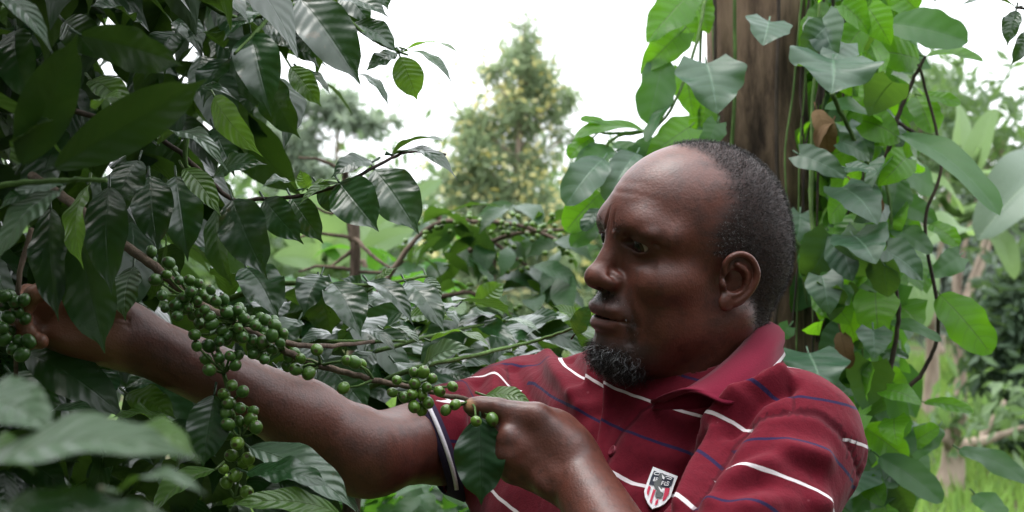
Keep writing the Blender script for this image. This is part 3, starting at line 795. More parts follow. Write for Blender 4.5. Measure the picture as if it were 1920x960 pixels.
# rearing animal figure
for pl in ([(440, 470), (520, 400), (540, 300), (600, 300), (650, 350), (660, 400), (600, 380), (570, 450), (560, 520), (600, 600), (610, 680), (570, 745), (460, 735), (470, 650), (490, 600), (440, 540)],):
    patch(pl, .0030, 3)
patch([(580, 320), (630, 380), (620, 420), (590, 400)], .0034, 0)
patch([(510, 540), (545, 560), (575, 600), (610, 570), (600, 660), (560, 640)], .0034, 0)
def stroke(pts, w_=13):
    """a lettering stroke as a thin quad strip"""
    out = []
    P = np.array(pts, float); T = np.gradient(P, axis=0); T /= np.linalg.norm(T, axis=1)[:, None]+1e-9; N_ = np.stack([-T[:, 1], T[:, 0]], 1)*w_/2
    return [tuple(p) for p in P+N_]+[tuple(p) for p in (P-N_)[::-1]]
for word, strokes in (('lettering', [[(425, 450), (455, 375)], [(455, 375), (448, 455)], [(425, 425), (452, 428)], [(485, 385), (470, 450)], [(485, 388), (515, 398)], [(478, 420), (503, 426)],
                                     [(590, 450), (570, 520)], [(590, 452), (622, 462)], [(583, 484), (610, 490)], [(645, 462), (622, 520)], [(622, 520), (655, 525)],
                                     [(715, 470), (680, 460), (668, 485), (700, 500), (690, 528), (655, 520)], [(440, 310), (480, 290), (550, 300), (520, 340), (450, 330), (440, 310)],
                                     [(650, 370), (690, 365), (765, 400), (740, 420), (670, 400)]]),):
    for st in strokes:
        patch(stroke(st, 14), .0036, 0)
mesh_obj('badge', np.array(BADGE_V), BADGE_F, None, shirt, False, mats=[B_WH, B_NV, B_RD, B_GR], midx=BADGE_M)['label'] = 'white edged shield badge with dark field, red stripes and a rearing animal'
# buttons on the placket
bq_ = hit2(1186, 797)
for px, py in ((1150, 846),):
    c, n = hit2(px, py); n = n if n[1] < 0 else -n
    vs = []; k = 16
    a1 = unit(np.cross(n, [0, 0, 1.])); a2 = np.cross(n, a1)
    for z_, r_ in ((.0005, .0052), (.0022, .0052), (.0028, .0042), (.0020, .0030)):
        for j in range(k): vs.append(c+n*z_+(a1*math.cos(6.283*j/k)+a2*math.sin(6.283*j/k))*r_)
    fs = [[r*k+j, r*k+(j+1) % k, (r+1)*k+(j+1) % k, (r+1)*k+j] for r in range(3) for j in range(k)]+[[3*k+j for j in range(k)]]
    mesh_obj('button', np.array(vs), fs, plain('button_red', (.16, .02, .035), .35), shirt)
# trousers and shoes, below the picture
def trouser_sdf(P):
    b0 = MID*np.array([1, 1, 0])
    def p(lat, fac, z): return b0+LAT*lat+FAC*fac+np.array([0, 0, z])
    d = ellR(P, p(0, .03, .93), (.168, .145, .14), TM)
    for s in (-1, 1): d = smin(d, chain(P, [p(.085*s, .02, .88), p(.10*s, .03, .5), p(.105*s, .0, .06)], [.095, .075, .068], .04), .04)
    return d
tv, tq = polygonise(trouser_sdf, (-.35, 1.1, .02), (.6, 2.0, 1.12), .012, proj=2)
mesh_obj('trousers', tv, tq, plain('dark_trouser_cloth', (.035, .035, .042), .9), person)
def shoe_sdf(P, s):
    b0 = MID*np.array([1, 1, 0]); c = b0+LAT*(.105*s)
    d = cone(P, c+FAC*-.04+np.array([0, 0, .045]), c+FAC*.15+np.array([0, 0, .036]), .043, .036)
    d = smin(d, cone(P, c+np.array([0, 0, .05]), c+np.array([0, 0, .11]), .045, .05), .03)
    return np.maximum(d, .004-P[..., 2])
for s in (-1, 1):
    hv, hq2 = polygonise(lambda P: shoe_sdf(P, s), (-.4, 1.0, -.02), (.65, 2.1, .2), .008, proj=2)
    mesh_obj('shoe', hv, hq2, plain('brown_shoe', (.045, .028, .018), .5), person)
# ================================================================ leaves
def leaf_mat(name, dark, light, back, transl, rough=.38, vein=(.10, .15, .06), nv=9, spec=.5, veinmix=.5, tcol=(.16, .34, .03), holes=0.0, spots=0.0, bumps=.6):
    b = NB(name)
    sep = b.n('SeparateXYZ'); b.t.links.new(b.n('TexCoord').outputs['UV'], sep.inputs[0])
    t, v = sep.outputs[0], sep.outputs[1]; av = b.math('ABSOLUTE', v)
    o = b.n('NewGeometry'); pos = o.outputs['Position']
    tone = b.attr('tone'); rnd = b.n('ObjectInfo').outputs['Random']
    var = b.math('FRACT', b.math('ADD', tone, rnd))
    n1 = b.noise(22, 3, .6, pos); n2 = b.noise(140, 3, .6, pos)
    col = b.mix(b.math('ADD', b.math('MULTIPLY', var, .7), b.math('MULTIPLY', n1, .3)), dark, light)
    col = b.mix(b.math('MULTIPLY', b.step(n2, .5, .75), .3), col, tuple(x*.55 for x in dark))
    ph = b.math('FRACT', b.math('MULTIPLY', b.math('SUBTRACT', t, b.math('MULTIPLY', b.math('POWER', av, 1.3), .17)), nv))
    dv = b.math('ABSOLUTE', b.math('SUBTRACT', ph, .5))
    side = b.math('MULTIPLY', b.math('SUBTRACT', 1.0, b.step(dv, .02, .09)), b.math('SUBTRACT', 1.0, b.math('MULTIPLY', av, .75)))
    mid = b.math('SUBTRACT', 1.0, b.step(av, .015, .06))
    vm = b.math('MULTIPLY', b.math('MAXIMUM', mid, b.math('MULTIPLY', side, .55)), veinmix)
    col = b.mix(vm, col, vein)
    if spots:
        col = b.mix(b.math('MULTIPLY', b.step(b.noise(34, 4, .7, pos), .62, .72), spots), col, (.10, .055, .022))
    geo = o.outputs['Backfacing']
    col = b.mix(geo, col, b.mix(vm, back, tuple(min(1, x*1.5) for x in back)))
    hgt = b.math('SUBTRACT', b.math('ADD', b.math('MULTIPLY', b.math('COSINE', b.math('MULTIPLY', b.math('SUBTRACT', ph, .5), 6.283)), -.5), b.math('MULTIPLY', n2, .25)), b.math('MULTIPLY', mid, .9))
    r = b.math('ADD', b.math('ADD', rough, b.math('MULTIPLY', b.math('SUBTRACT', n1, .5), .12)), b.math('MULTIPLY', geo, .25))
    p = b.bsdf(col, r, spec)
    bn_ = b.bump(hgt, bumps, .0016)
    b.t.links.new(bn_, p.inputs['Normal'])
    tr = b.n('BsdfTranslucent'); b.set(tr.inputs[0], b.mix(vm, tcol, tuple(x*.4 for x in tcol)))
    mx = b.n('MixShader'); mx.inputs[0].default_value = transl
    b.t.links.new(p.outputs[0], mx.inputs[1]); b.t.links.new(tr.outputs[0], mx.inputs[2])
    return b.done(mx.outputs[0])
COFFEE = leaf_mat('coffee_leaf', (.004, .019, .007), (.011, .042, .012), (.014, .038, .012), .11, .29, vein=(.030, .062, .028), veinmix=.32, bumps=.22, spots=.35, spec=.42)
COFFEE_M = leaf_mat('coffee_leaf_matte', (.006, .028, .008), (.014, .055, .014), (.02, .06, .02), .16, .40, vein=(.03, .07, .03), veinmix=.3, bumps=.2, spec=.22)
COFFEE_D = leaf_mat('coffee_leaf_shade_tint', (.005, .022, .007), (.010, .040, .012), (.010, .030, .010), .05, .34, vein=(.02, .05, .02), veinmix=.3, bumps=.2, spec=.4)  # shade put into the colour: darker underside, hardly any light through
COFFEE_B = leaf_mat('coffee_leaf_young_backlit', (.030, .075, .016), (.060, .125, .022), (.060, .11, .030), .32, .36, vein=(.11, .16, .05), tcol=(.20, .40, .03))  # bright green for young leaves, with backlight put into the colour too
COFFEE_S = leaf_mat('coffee_leaf_spotted', (.050, .090, .056), (.080, .125, .070), (.055, .09, .045), .14, .34, vein=(.07, .11, .05), spots=.8)
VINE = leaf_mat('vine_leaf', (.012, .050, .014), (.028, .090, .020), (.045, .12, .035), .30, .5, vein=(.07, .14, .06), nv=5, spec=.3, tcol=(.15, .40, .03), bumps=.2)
VINE_B = leaf_mat('vine_leaf_backlit_tint', (.026, .10, .006), (.055, .16, .010), (.05, .15, .012), .50, .42, vein=(.10, .20, .04), nv=6, spec=.35, tcol=(.20, .50, .015), veinmix=1.0, bumps=.3)  # lit copy of the vine leaf, backlight put into brighter colours
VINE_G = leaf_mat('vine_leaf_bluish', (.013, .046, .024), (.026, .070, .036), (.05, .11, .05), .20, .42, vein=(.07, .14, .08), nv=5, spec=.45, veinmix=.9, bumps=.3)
BANANA = leaf_mat('banana_leaf', (.06, .12, .045), (.11, .18, .07), (.12, .19, .08), .34, .42, vein=(.22, .34, .12), nv=42, spec=.4, tcol=(.34, .52, .16), veinmix=.5)
DEAD = leaf_mat('dead_leaf', (.10, .060, .032), (.17, .11, .06), (.12, .08, .05), .12, .8, vein=(.07, .04, .02), spec=.1, tcol=(.25, .14, .05), bumps=.12)
def bark_mat(name, c0, c1, scale=18, stretch=.12, bump=.5):
    b = NB(name); mp = b.n('Mapping'); b.t.links.new(b.obj(), mp.inputs[0]); mp.inputs['Scale'].default_value = (1, 1, stretch)
    n = b.noise(scale, 6, .65, mp.outputs[0]); n2 = b.noise(scale*.25, 3, .5, b.obj())
    c = b.mix(b.step(n, .35, .68), c0, c1); c = b.mix(b.math('MULTIPLY', b.step(n2, .45, .65), .45), c, tuple(x*1.7 for x in c1))
    p = b.bsdf(c, .85, .2); b.t.links.new(b.bump(n, bump, .01), p.inputs['Normal']); return b.done(p.outputs[0])
TWIG = bark_mat('twig_bark', (.060, .042, .032), (.13, .095, .07), 60, .3)
GREENSTEM = bark_mat('green_stem', (.05, .09, .025), (.09, .15, .045), 60, .3)
DARKSTEM = bark_mat('dark_stem', (.025, .020, .018), (.06, .045, .035), 60, .3)

def prof(kind, t):
    t = np.clip(t, 0, 1)
    if kind == 'coffee':                 # ellipse with a drawn-out drip tip
        b = np.sin(math.pi*np.power(t, .85))**.85; tip = np.where(t > .80, 1-.62*sst(t, .80, .93), 1.0); return np.maximum(b*tip, 0)*1.02
    if kind == 'heart':
        return np.where(t < .28, np.sqrt(np.clip(1-((.28-t)/.36)**2, 0, 1)), np.cos((t-.28)/.72*math.pi/2)**.8)
    if kind == 'oval': return np.sqrt(np.clip(1-(2*t-1)**2, 0, 1))**.9
    if kind == 'banana': return np.clip(np.sin(math.pi*np.power(t, .75)), 0, 1)**.45
    return np.sin(math.pi*t)**.8
def leaf_geo(b0, b1, N, W, bend=.12, fold=.12, wave=.05, kind='coffee', nl=20, nw=8, phase=0.0, curl=0.0, quilt=.02):
    """a leaf from stalk b0 to tip b1, width W, upper face towards N"""
    b0 = np.asarray(b0, float); b1 = np.asarray(b1, float); ax = b1-b0; L = np.linalg.norm(ax); ax = ax/L
    N = np.asarray(N, float); N = N-ax*(N@ax); N = unit(N); Sd = np.cross(ax, N)
    t = np.linspace(0, 1, nl+1)[:, None]; v = np.linspace(-1, 1, nw+1)[None, :]
    mid = b0+ax*(t[..., None]*L)+N*(bend*L*4*t*(1-t))[..., None]*1.0 - N*(curl*L*t**3)[..., None]
    hwid = W/2*prof(kind, t)
    back = (.16*L*np.clip(np.abs(v)-.15, 0, 1)**1.2*np.exp(-t*9)) if kind == 'heart' else 0*t*v
    if kind in ('heart', 'oval'):
        hwid = hwid*(1+.07*np.sin(t*11+phase)*np.sin(v*2+phase)+.04*np.sin(t*23+2*phase))
    lift = hwid*np.abs(v)*math.sin(fold)+wave*W*np.sin(t*(17 if kind == 'coffee' else 9)+phase+np.sign(v)*1.3)*v**2*np.sin(math.pi*t)
    if kind == 'coffee': lift = lift+quilt*W*np.cos((t-.17*np.abs(v)**1.3)*9*2*math.pi)*np.abs(v)*(1-.55*np.abs(v))*np.sin(math.pi*t)*-1
    P = mid+Sd*(hwid*v*math.cos(fold))[..., None]+N*lift[..., None]-ax*(back*1.0)[..., None]
    uv = np.stack([np.broadcast_to(t, P.shape[:2]), np.broadcast_to(v, P.shape[:2])], -1)
    n = nw+1; i = np.arange(nl)[:, None]*n; k = np.arange(nw)[None, :]
    q = np.stack([i+k, i+k+1, i+n+k+1, i+n+k], -1).reshape(-1, 4)
    return P.reshape(-1, 3), q, uv.reshape(-1, 2)
NORM = {'u': (0, -.35, 1), 'c': (0, -1, .25), 'm': (0, -.7, .7), 'l': (-.6, -.7, .4), 'r': (.6, -.7, .4), 'b': (0, 1, .3), 'e': (.2, -.18, 1), 'd': (0, -.8, -.4)}
def hero_leaf(parent, spec, mat, kind='coffee', d=None, name='leaf', label=None, stalk=None):
    """spec: base px, base py, tip px, tip py, width px, depth at base, depth at tip, facing, bend"""
    bx, by, tx, ty, wpx, d0, d1, fc, bend = spec
    p0 = at(bx, by, d0); p1 = at(tx, ty, d1); N = np.array(NORM[fc])+rng.normal(0, .10, 3)
    Wd = wpx/F*(d0+d1)/2
    vs, q, uv = leaf_geo(p0, p1, N, Wd, bend, rng.uniform(.05, .32), rng.uniform(.04, .115), kind, 26, 10, rng.uniform(0, 6), rng.uniform(0, .12), rng.choice([.002, .006, .014]))
    n = len(vs)
    tv, tf = tube_mesh([p0+unit(p0-p1)*.010+np.array([0, 0, .002]), p0, p0*.985+p1*.015], [.0013, .0012, .0010], 6)
    fs = q.tolist()+[[a+n for a in f] for f in tf]
    uvs = np.vstack([uv, np.full((len(tv), 2), (0.5, 0.0))])
    o = mesh_obj(name, np.vstack([vs, tv]), fs, mat, parent, True, uvs, {'tone': np.full(n+len(tv), rng.uniform(0, 1))})
    if label: o['label'] = label
    return o
def filler(mb, pts, L, Wr, kind='coffee', droop=.6, updir=(0, -.2, 1), nl=8, nw=4, jitter=.5, lean=None):
    """many random leaves into one mesh"""
    for p in pts:
        l = L*rng.uniform(.65, 1.2); a = rng.uniform(0, 2*math.pi)
        d = unit(np.array([math.cos(a), math.sin(a), -droop*rng.uniform(.2, 1.8)])+(0 if lean is None else np.array(lean)))
        N = np.array(updir)+rng.normal(0, jitter, 3)
        v, q, uv = leaf_geo(p, p+d*l, N, l*Wr*rng.uniform(.85, 1.15), rng.uniform(.02, .16), rng.uniform(0, .3), rng.uniform(.02, .07), kind, nl, nw, rng.uniform(0, 6), rng.uniform(0, .15), 0)
        mb.add(v, q, uv, rng.uniform(0, 1))
def pxbox(n, x, y, d, f=None):
    """n random points in a block of space given by picture bounds and depth"""
    out = []
    while len(out) < n:
        px, py, dd = rng.uniform(*x), rng.uniform(*y), rng.uniform(*d)
        if f is None or f(px, py, dd): out.append(at(px, py, dd))
    return out
def branch(parent, pts, r0, r1, mat=TWIG, name='branch', n=8):
    P = smooth_path([at(*p) if len(p) == 3 and p[2] > .3 and abs(p[0]) > 3 else np.array(p) for p in pts], 8)
    P[1:-1] += rng.normal(0, r1*.25, (len(P)-2, 3))
    v, f = tube_mesh(P, np.linspace(r0, r1, len(P)), n)
    return mesh_obj(name, v, f, mat, parent, True, np.zeros((len(v), 2)), {'tone': np.zeros(len(v))})

# ================================================================ the coffee shrub he is picking from
shrub = empty('coffee_shrub', (-.75, 1.75, 0)); tag(shrub, 'dark leaved coffee shrub at left with long clusters of green berries above the outstretched arm', 'coffee shrub', 'coffee shrubs')
branch(shrub, [(-.75, 1.75, 0), (-.74, 1.76, .6), (-.70, 1.75, 1.3), (-.66, 1.78, 2.1), (-.6, 1.8, 2.5)], .024, .010, TWIG, 'trunk', 10)
main_br = branch(shrub, [(60, 330, 1.72), (140, 385, 1.60), (215, 446, 1.48), (290, 500, 1.43), (360, 560, 1.41), (440, 606, 1.40), (530, 655, 1.40), (600, 685, 1.40), (700, 712, 1.40), (780, 728, 1.40), (882, 752, 1.412)], .0055, .0022)
twig2 = branch(shrub, [(430, 596, 1.42), (520, 636, 1.44), (600, 650, 1.50), (700, 640, 1.62)], .0035, .002)
hang = branch(shrub, [(405, 640, 1.405), (420, 700, 1.39), (432, 760, 1.385), (452, 820, 1.38), (450, 880, 1.38), (440, 935, 1.38)], .0022, .0013, GREENSTEM)
for pts in ([(-30, 350, 1.05), (90, 340, 1.02), (200, 338, 1.0)], [(-20, 120, 1.4), (120, 200, 1.45), (300, 260, 1.5), (430, 370, 1.52), (480, 373, 1.52), (560, 368, 1.53), (640, 345, 1.53), (720, 304, 1.55), (770, 284, 1.57), (835, 290, 1.6)],
            [(300, -60, 1.7), (430, 30, 1.7), (520, 20, 1.7), (600, -10, 1.72)], [(520, 15, 1.7), (480, 60, 1.66), (440, 100, 1.62)], [(560, -40, 1.75), (640, 25, 1.72), (700, 75, 1.72), (765, 103, 1.74)],
            [(350, 250, 1.5), (350, 310, 1.5), (400, 340, 1.52)]):
    branch(shrub, pts, .0030 if pts[0][2] > 1.1 else .0022, .0014, DARKSTEM if pts[0][0] == -20 else GREENSTEM)
D_, E_, S_ = COFFEE, COFFEE_B, COFFEE_S
HERO_A = [
    (600, -30, 560, 60, 60, 1.78, 1.74, 'm', .1, D_), (640, -20, 700, 50, 50, 1.80, 1.76, 'c', .1, D_), (520, -30, 480, 40, 56, 1.78, 1.72, 'c', .1, D_), (700, -40, 728, 20, 40, 1.8, 1.78, 'm', .1, D_), (560, 60, 610, 110, 44, 1.8, 1.76, 'l', .1, D_), (400, 240, 440, 330, 56, 1.62, 1.58, 'c', .1, D_),
    (562, -4, 676, 154, 104, 1.70, 1.64, 'c', .06, D_), (470, 62, 506, 208, 90, 1.66, 1.60, 'c', .10, D_), (500, 140, 560, 260, 72, 1.75, 1.72, 'l', .10, D_),
    (500, 45, 600, 124, 55, 1.8, 1.78, 'm', .10, D_), (502, 22, 416, 64, 52, 1.70, 1.62, 'u', .06, D_), (545, 125, 602, 198, 46, 1.74, 1.72, 'c', .1, E_), (560, 130, 620, 178, 24, 1.76, 1.72, 'u', .1, D_),
    (660, 45, 747, 93, 54, 1.74, 1.72, 'm', .12, D_), (762, 93, 867, 99, 30, 1.74, 1.70, 'e', .14, E_), (750, 106, 783, 187, 58, 1.74, 1.74, 'c', .06, E_), (752, 98, 850, 155, 34, 1.73, 1.66, 'u', .12, D_),
    (745, 100, 686, 130, 36, 1.74, 1.72, 'm', .1, D_), (668, 138, 732, 194, 28, 1.72, 1.68, 'e', .1, D_), (632, -4, 730, 32, 46, 1.76, 1.72, 'm', .1, D_), (690, -30, 650, 60, 50, 1.80, 1.78, 'c', .1, D_),
    (420, 90, 352, 60, 60, 1.70, 1.62, 'u', .1, D_), (430, 110, 380, 200, 66, 1.66, 1.60, 'm', .1, D_), (360, -20, 470, 24, 60, 1.72, 1.64, 'u', .1, D_), (610, -20, 540, 30, 40, 1.78, 1.74, 'u', .1, D_),
    (40, 310, 142, 72, 104, .98, .93, 'd', -.08, COFFEE_D), (100, 318, 388, 150, 104, .99, .93, 'r', -.12, COFFEE_D), (150, 66, 342, 124, 86, 1.06, 1.02, 'd', -.08, COFFEE_D), (-20, 0, 98, 76, 52, 1.10, 1.0, 'u', .08, S_),
    (30, 56, 52, 192, 84, 1.25, 1.20, 'c', .10, D_), (36, 310, 98, 222, 66, 1.0, .95, 'm', .10, S_), (296, 272, 428, 320, 50, 1.36, 1.26, 'u', .16, S_), (400, 332, 492, 300, 56, 1.5, 1.46, 'm', .1, D_),
    (402, 180, 492, 294, 56, 1.47, 1.40, 'l', .1, E_), (345, 316, 414, 402, 48, 1.50, 1.46, 'm', .12, E_), (436, 374, 498, 520, 94, 1.50, 1.44, 'c', .08, D_), (496, 374, 568, 457, 64, 1.52, 1.48, 'l', .1, D_),
    (546, 370, 604, 454, 58, 1.55, 1.52, 'c', .1, D_), (168, 345, 146, 500, 66, 1.30, 1.24, 'l', .1, E_), (205, 350, 206, 548, 84, 1.36, 1.30, 'c', .1, D_), (112, 358, -14, 478, 66, 1.06, 1.0, 'u', .1, S_),
    (120, 346, -10, 388, 46, 1.06, 1.02, 'm', .1, D_), (95, 390, 110, 604, 76, 1.38, 1.33, 'c', .08, D_), (150, 440, 197, 664, 108, 1.36, 1.33, 'c', .05, D_), (330, 330, 352, 488, 84, 1.6, 1.56, 'c', .1, D_),
    (408, 388, 432, 538, 58, 1.62, 1.58, 'l', .1, D_), (260, 300, 210, 420, 80, 1.5, 1.45, 'm', .1, D_), (280, 330, 296, 470, 80, 1.55, 1.5, 'c', .1, D_), (240, 180, 300, 260, 60, 1.4, 1.36, 'm', .1, E_),
    (170, 150, 250, 220, 60, 1.3, 1.25, 'm', .1, E_), (180, 205, 228, 180, 50, 1.12, 1.08, 'm', .1, E_), (330, 200, 440, 170, 40, 1.4, 1.32, 'u', .12, D_), (230, 20, 330, -20, 60, 1.4, 1.35, 'm', .1, D_),
    (330, 60, 270, 150, 70, 1.5, 1.46, 'c', .1, D_), (250, 40, 170, 10, 60, 1.3, 1.25, 'm', .1, D_), (120, 40, 210, 110, 70, 1.3, 1.25, 'c', .1, D_),
    (698, 304, 620, 332, 48, 1.55, 1.52, 'm', .16, D_), (636, 342, 710, 434, 92, 1.53, 1.48, 'c', .08, D_), (702, 318, 786, 440, 96, 1.56, 1.52, 'c', .10, D_), (736, 292, 858, 320, 44, 1.57, 1.50, 'u', .14, D_),
    (735, 290, 838, 266, 34, 1.57, 1.52, 'e', .12, D_), (556, 356, 492, 346, 40, 1.53, 1.50, 'u', .2, D_), (598, 350, 642, 402, 44, 1.54, 1.54, 'c', .1, D_), (576, 354, 562, 318, 28, 1.54, 1.53, 'c', .1, E_),
    (640, 344, 560, 380, 30, 1.53, 1.50, 'u', .1, E_), (560, 366, 640, 335, 26, 1.53, 1.52, 'u', .1, E_),
    (910, 742, 1000, 754, 40, 1.44, 1.43, 'm', .12, E_), (900, 782, 902, 948, 98, 1.40, 1.385, 'c', .05, COFFEE_D),
    (48, 662, 238, 778, 96, 1.46, 1.42, 'm', .10, D_), (328, 794, 208, 784, 62, 1.44, 1.40, 'u', .12, E_), (238, 738, 332, 786, 62, 1.48, 1.45, 'm', .1, E_), (402, 740, 378, 876, 82, 1.385, 1.36, 'c', .05, D_),
    (296, 800, 404, 852, 64, 1.44, 1.40, 'm', .1, D_), (466, 838, 670, 940, 90, 1.37, 1.32, 'u', .06, S_), (462, 886, 622, 912, 72, 1.33, 1.29, 'u', .10, D_), (640, 965, 428, 938, 56, 1.31, 1.27, 'm', .1, E_),
    (404, 880, 276, 960, 76, 1.36, 1.32, 'u', .1, E_), (250, 500, 232, 600, 64, 1.45, 1.42, 'c', .1, S_), (260, 600, 330, 690, 70, 1.52, 1.5, 'm', .1, D_), (640, 880, 600, 960, 40, 1.5, 1.48, 'm', .1, D_),
    (330, 690, 230, 730, 60, 1.56, 1.52, 'm', .1, D_), (20, 700, 120, 800, 70, 1.5, 1.46, 'm', .1, D_), (60, 800, 180, 760, 60, 1.4, 1.36, 'u', .1, D_), (330, 880, 430, 800, 60, 1.48, 1.44, 'm', .1, D_),
]
for s_ in HERO_A: hero_leaf(shrub, s_[:9], s_[9])
mb = MB()
def leftmask(px, py, d):
    edge = np.interp(py, [-300, 0, 120, 230, 300, 420, 520, 700, 800, 1000], [640, 640, 560, 470, 420, 400, 360, 480, 620, 640])
    return px < edge-rng.uniform(0, 90)
filler(mb, pxbox(520, (-250, 640), (-160, 1000), (1.75, 2.2), leftmask), .125, .42, droop=.8)
filler(mb, pxbox(380, (-250, 560), (-200, 1000), (2.2, 2.8), leftmask), .14, .42, droop=.8)
filler(mb, pxbox(420, (-500, 430), (-520, -50), (1.2, 2.4)), .13, .42, droop=.7)  # this block and the next are out of view, shading the shrub
filler(mb, pxbox(160, (-700, 300), (-1100, -700), (.7, 1.2)), .13, .42, droop=.7)
over = [np.array([rng.uniform(-1.6, -.30), rng.uniform(.25, 1.5), rng.uniform(2.15, 2.75)]) for _ in range(620)]   # unseen leaves above the picture, added to shade the inside of the shrub
filler(mb, [p for p in over if CZ+480/F*p[1] < p[2]-.27], .14, .45, droop=.5)
filler(mb, pxbox(140, (-700, -120), (-100, 900), (1.1, 1.8)), .13, .42, droop=.7)
fo = mb.build('foliage', COFFEE, shrub); fo['kind'] = 'stuff'
# berries
def berry_mat():
    b = NB('coffee_berry'); t = b.attr('tone'); o = b.obj()
    n = b.noise(120, 3, .6, o); sep = b.n('SeparateXYZ'); b.t.links.new(b.n('TexCoord').outputs['UV'], sep.inputs[0])
    c = b.mix(t, (.034, .095, .016), (.150, .26, .022)); c = b.mix(b.math('MULTIPLY', n, .4), c, (.03, .075, .02))
    c = b.mix(b.step(sep.outputs[0], .962, .978), c, (.06, .05, .02))
    p = b.bsdf(c, .30, .5); p.inputs['Subsurface Weight'].default_value = .1; p.inputs['Subsurface Scale'].default_value = .004
    p.inputs['Subsurface Radius'].default_value = (.4, 1, .2)
    b.t.links.new(b.bump(n, .15, .001), p.inputs['Normal']); return b.done(p.outputs[0])
BERRY = berry_mat()
def berry_geo(c, r, ax):
    v, f = uvs_b; ax = unit(ax); a1 = unit(np.cross(ax, [.3, .8, .52])); a2 = np.cross(ax, a1)
    z = v[:, 2]; rr = np.stack([v[:, 0]*r*.93, v[:, 1]*r*.88, z*r*1.10], 1)
    dim = .10*r*np.exp(-((1-z)/.035)**2)
    rr[:, 2] -= dim
    return c+rr[:, :1]*a1+rr[:, 1:2]*a2+rr[:, 2:]*ax, f, np.stack([(z+1)/2, z*0], 1)
uvs_b = uvsphere(18, 14)
bl = [(240+x/4, 460+y/4, .12) for x, y in [(305, 130), (288, 220), (205, 258), (383, 262), (462, 262), (527, 285), (622, 335), (470, 350), (425, 392), (520, 415), (565, 375), (660, 420), (720, 405), (360, 450), (280, 470), (255, 375), (450, 470), (530, 510), (575, 480), (610, 530), (370, 530), (535, 585), (625, 590), (700, 635), (500, 670), (740, 675), (515, 755), (605, 755), (685, 720), (740, 505), (820, 490), (870, 550), (825, 620), (955, 600), (860, 690), (935, 710), (1030, 560), (1100, 600), (1080, 675), (1165, 660), (1140, 730), (1010, 725), (1080, 780), (940, 815), (1025, 855), (585, 855), (685, 845), (765, 830), (825, 825), (805, 900), (610, 935)]]
bl += [(x/2, 480+y/2, .28 if y < 690 else .62) for x, y in [(870, 485), (910, 508), (838, 518), (858, 552), (900, 570), (850, 588), (950, 580), (940, 612), (855, 632), (898, 620), (960, 642), (850, 668), (890, 702), (868, 748), (912, 775), (930, 760), (838, 798), (882, 822), (848, 850), (925, 885), (1110, 425), (1158, 440), (1128, 385), (1188, 352)]]
bl += [(640+x/2, 480+y/2, .45) for x, y in [(20, 392), (48, 398), (75, 404), (8, 495), (208, 466), (192, 512), (272, 436), (308, 436), (340, 460), (276, 478), (320, 492), (266, 520), (302, 520), (237, 530), (368, 508), (325, 550), (272, 565), (300, 575), (417, 490), (392, 578), (427, 558), (505, 620), (565, 612)]]
axis_pts = [at(*p) for p in [(290, 500, 1.43), (360, 560, 1.41), (440, 606, 1.40), (530, 655, 1.40), (600, 685, 1.40), (700, 712, 1.40), (780, 728, 1.40), (882, 752, 1.412), (420, 700, 1.39), (432, 760, 1.385), (452, 820, 1.38), (450, 880, 1.38), (440, 935, 1.38)]]
nstalk = MB()
for i, (x, y, tn) in enumerate(bl):
    lower = 415 < x < 485 and y > 715
    d = 1.372+rng.uniform(-.005, .012) if lower else (1.385 if x > 540 else 1.378)+rng.uniform(-.012, .016)
    r = (12.8 if lower else 12.2)*rng.uniform(.82, 1.14)/F*d
    c = at(x, y, d); near_ = min(axis_pts, key=lambda a: np.linalg.norm(a-c)); ax = unit(c-near_)+rng.normal(0, .35, 3)+np.array([0, -.25, 0])
    v, f, uv = berry_geo(c, r, ax)
    o = mesh_obj('berry', v, f, BERRY, hang if lower else main_br, True, uv, {'tone': np.full(len(v), np.clip(tn+rng.normal(0, .10), 0, 1))})
    st, sf = tube_mesh([c, (c+near_)/2+rng.normal(0, .002, 3), near_], [.0011, .0012, .0016], 5); nstalk.add(st, sf)
mb = MB()
for _ in range(60):      # fruit on the far side of the cluster
    t_ = rng.uniform(0, 1); a_ = axis_pts[0]*(1-t_)+axis_pts[3]*t_
    c = a_+np.array([np.clip(rng.normal(0, .012), -.018, .018), rng.uniform(.002, .018), np.clip(rng.normal(-.002, .012), -.02, .016)]); v, f, uv = berry_geo(c, .0058*rng.uniform(.85, 1.1), c-a_); mb.add(v, f, uv, rng.uniform(0, .2))
o = mb.build('berry_cluster', BERRY, main_br); o['kind'] = 'stuff'
nstalk.build('berry_stalk', GREENSTEM, main_br)
mb = MB()
for x, y in [(30, 370), (130, 420), (180, 330), (60, 460), (190, 470), (30, 620), (145, 640), (215, 640), (165, 740), (110, 340), (70, 560), (20, 300), (70, 300), (10, 540), (100, 700)]:
    c = at(x/4, 480+y/4, 1.385+rng.uniform(-.012, .012)); v, f, uv = berry_geo(c, .0066*rng.uniform(.9, 1.1), rng.normal(0, 1, 3)+np.array([0, -1, 0])); mb.add(v, f, uv, .05)
st = branch(shrub, [(60, 430, 1.42), (36, 520, 1.40), (30, 620, 1.40), (28, 780, 1.42)], .003, .002)
mb.build('berry_cluster', BERRY, st)

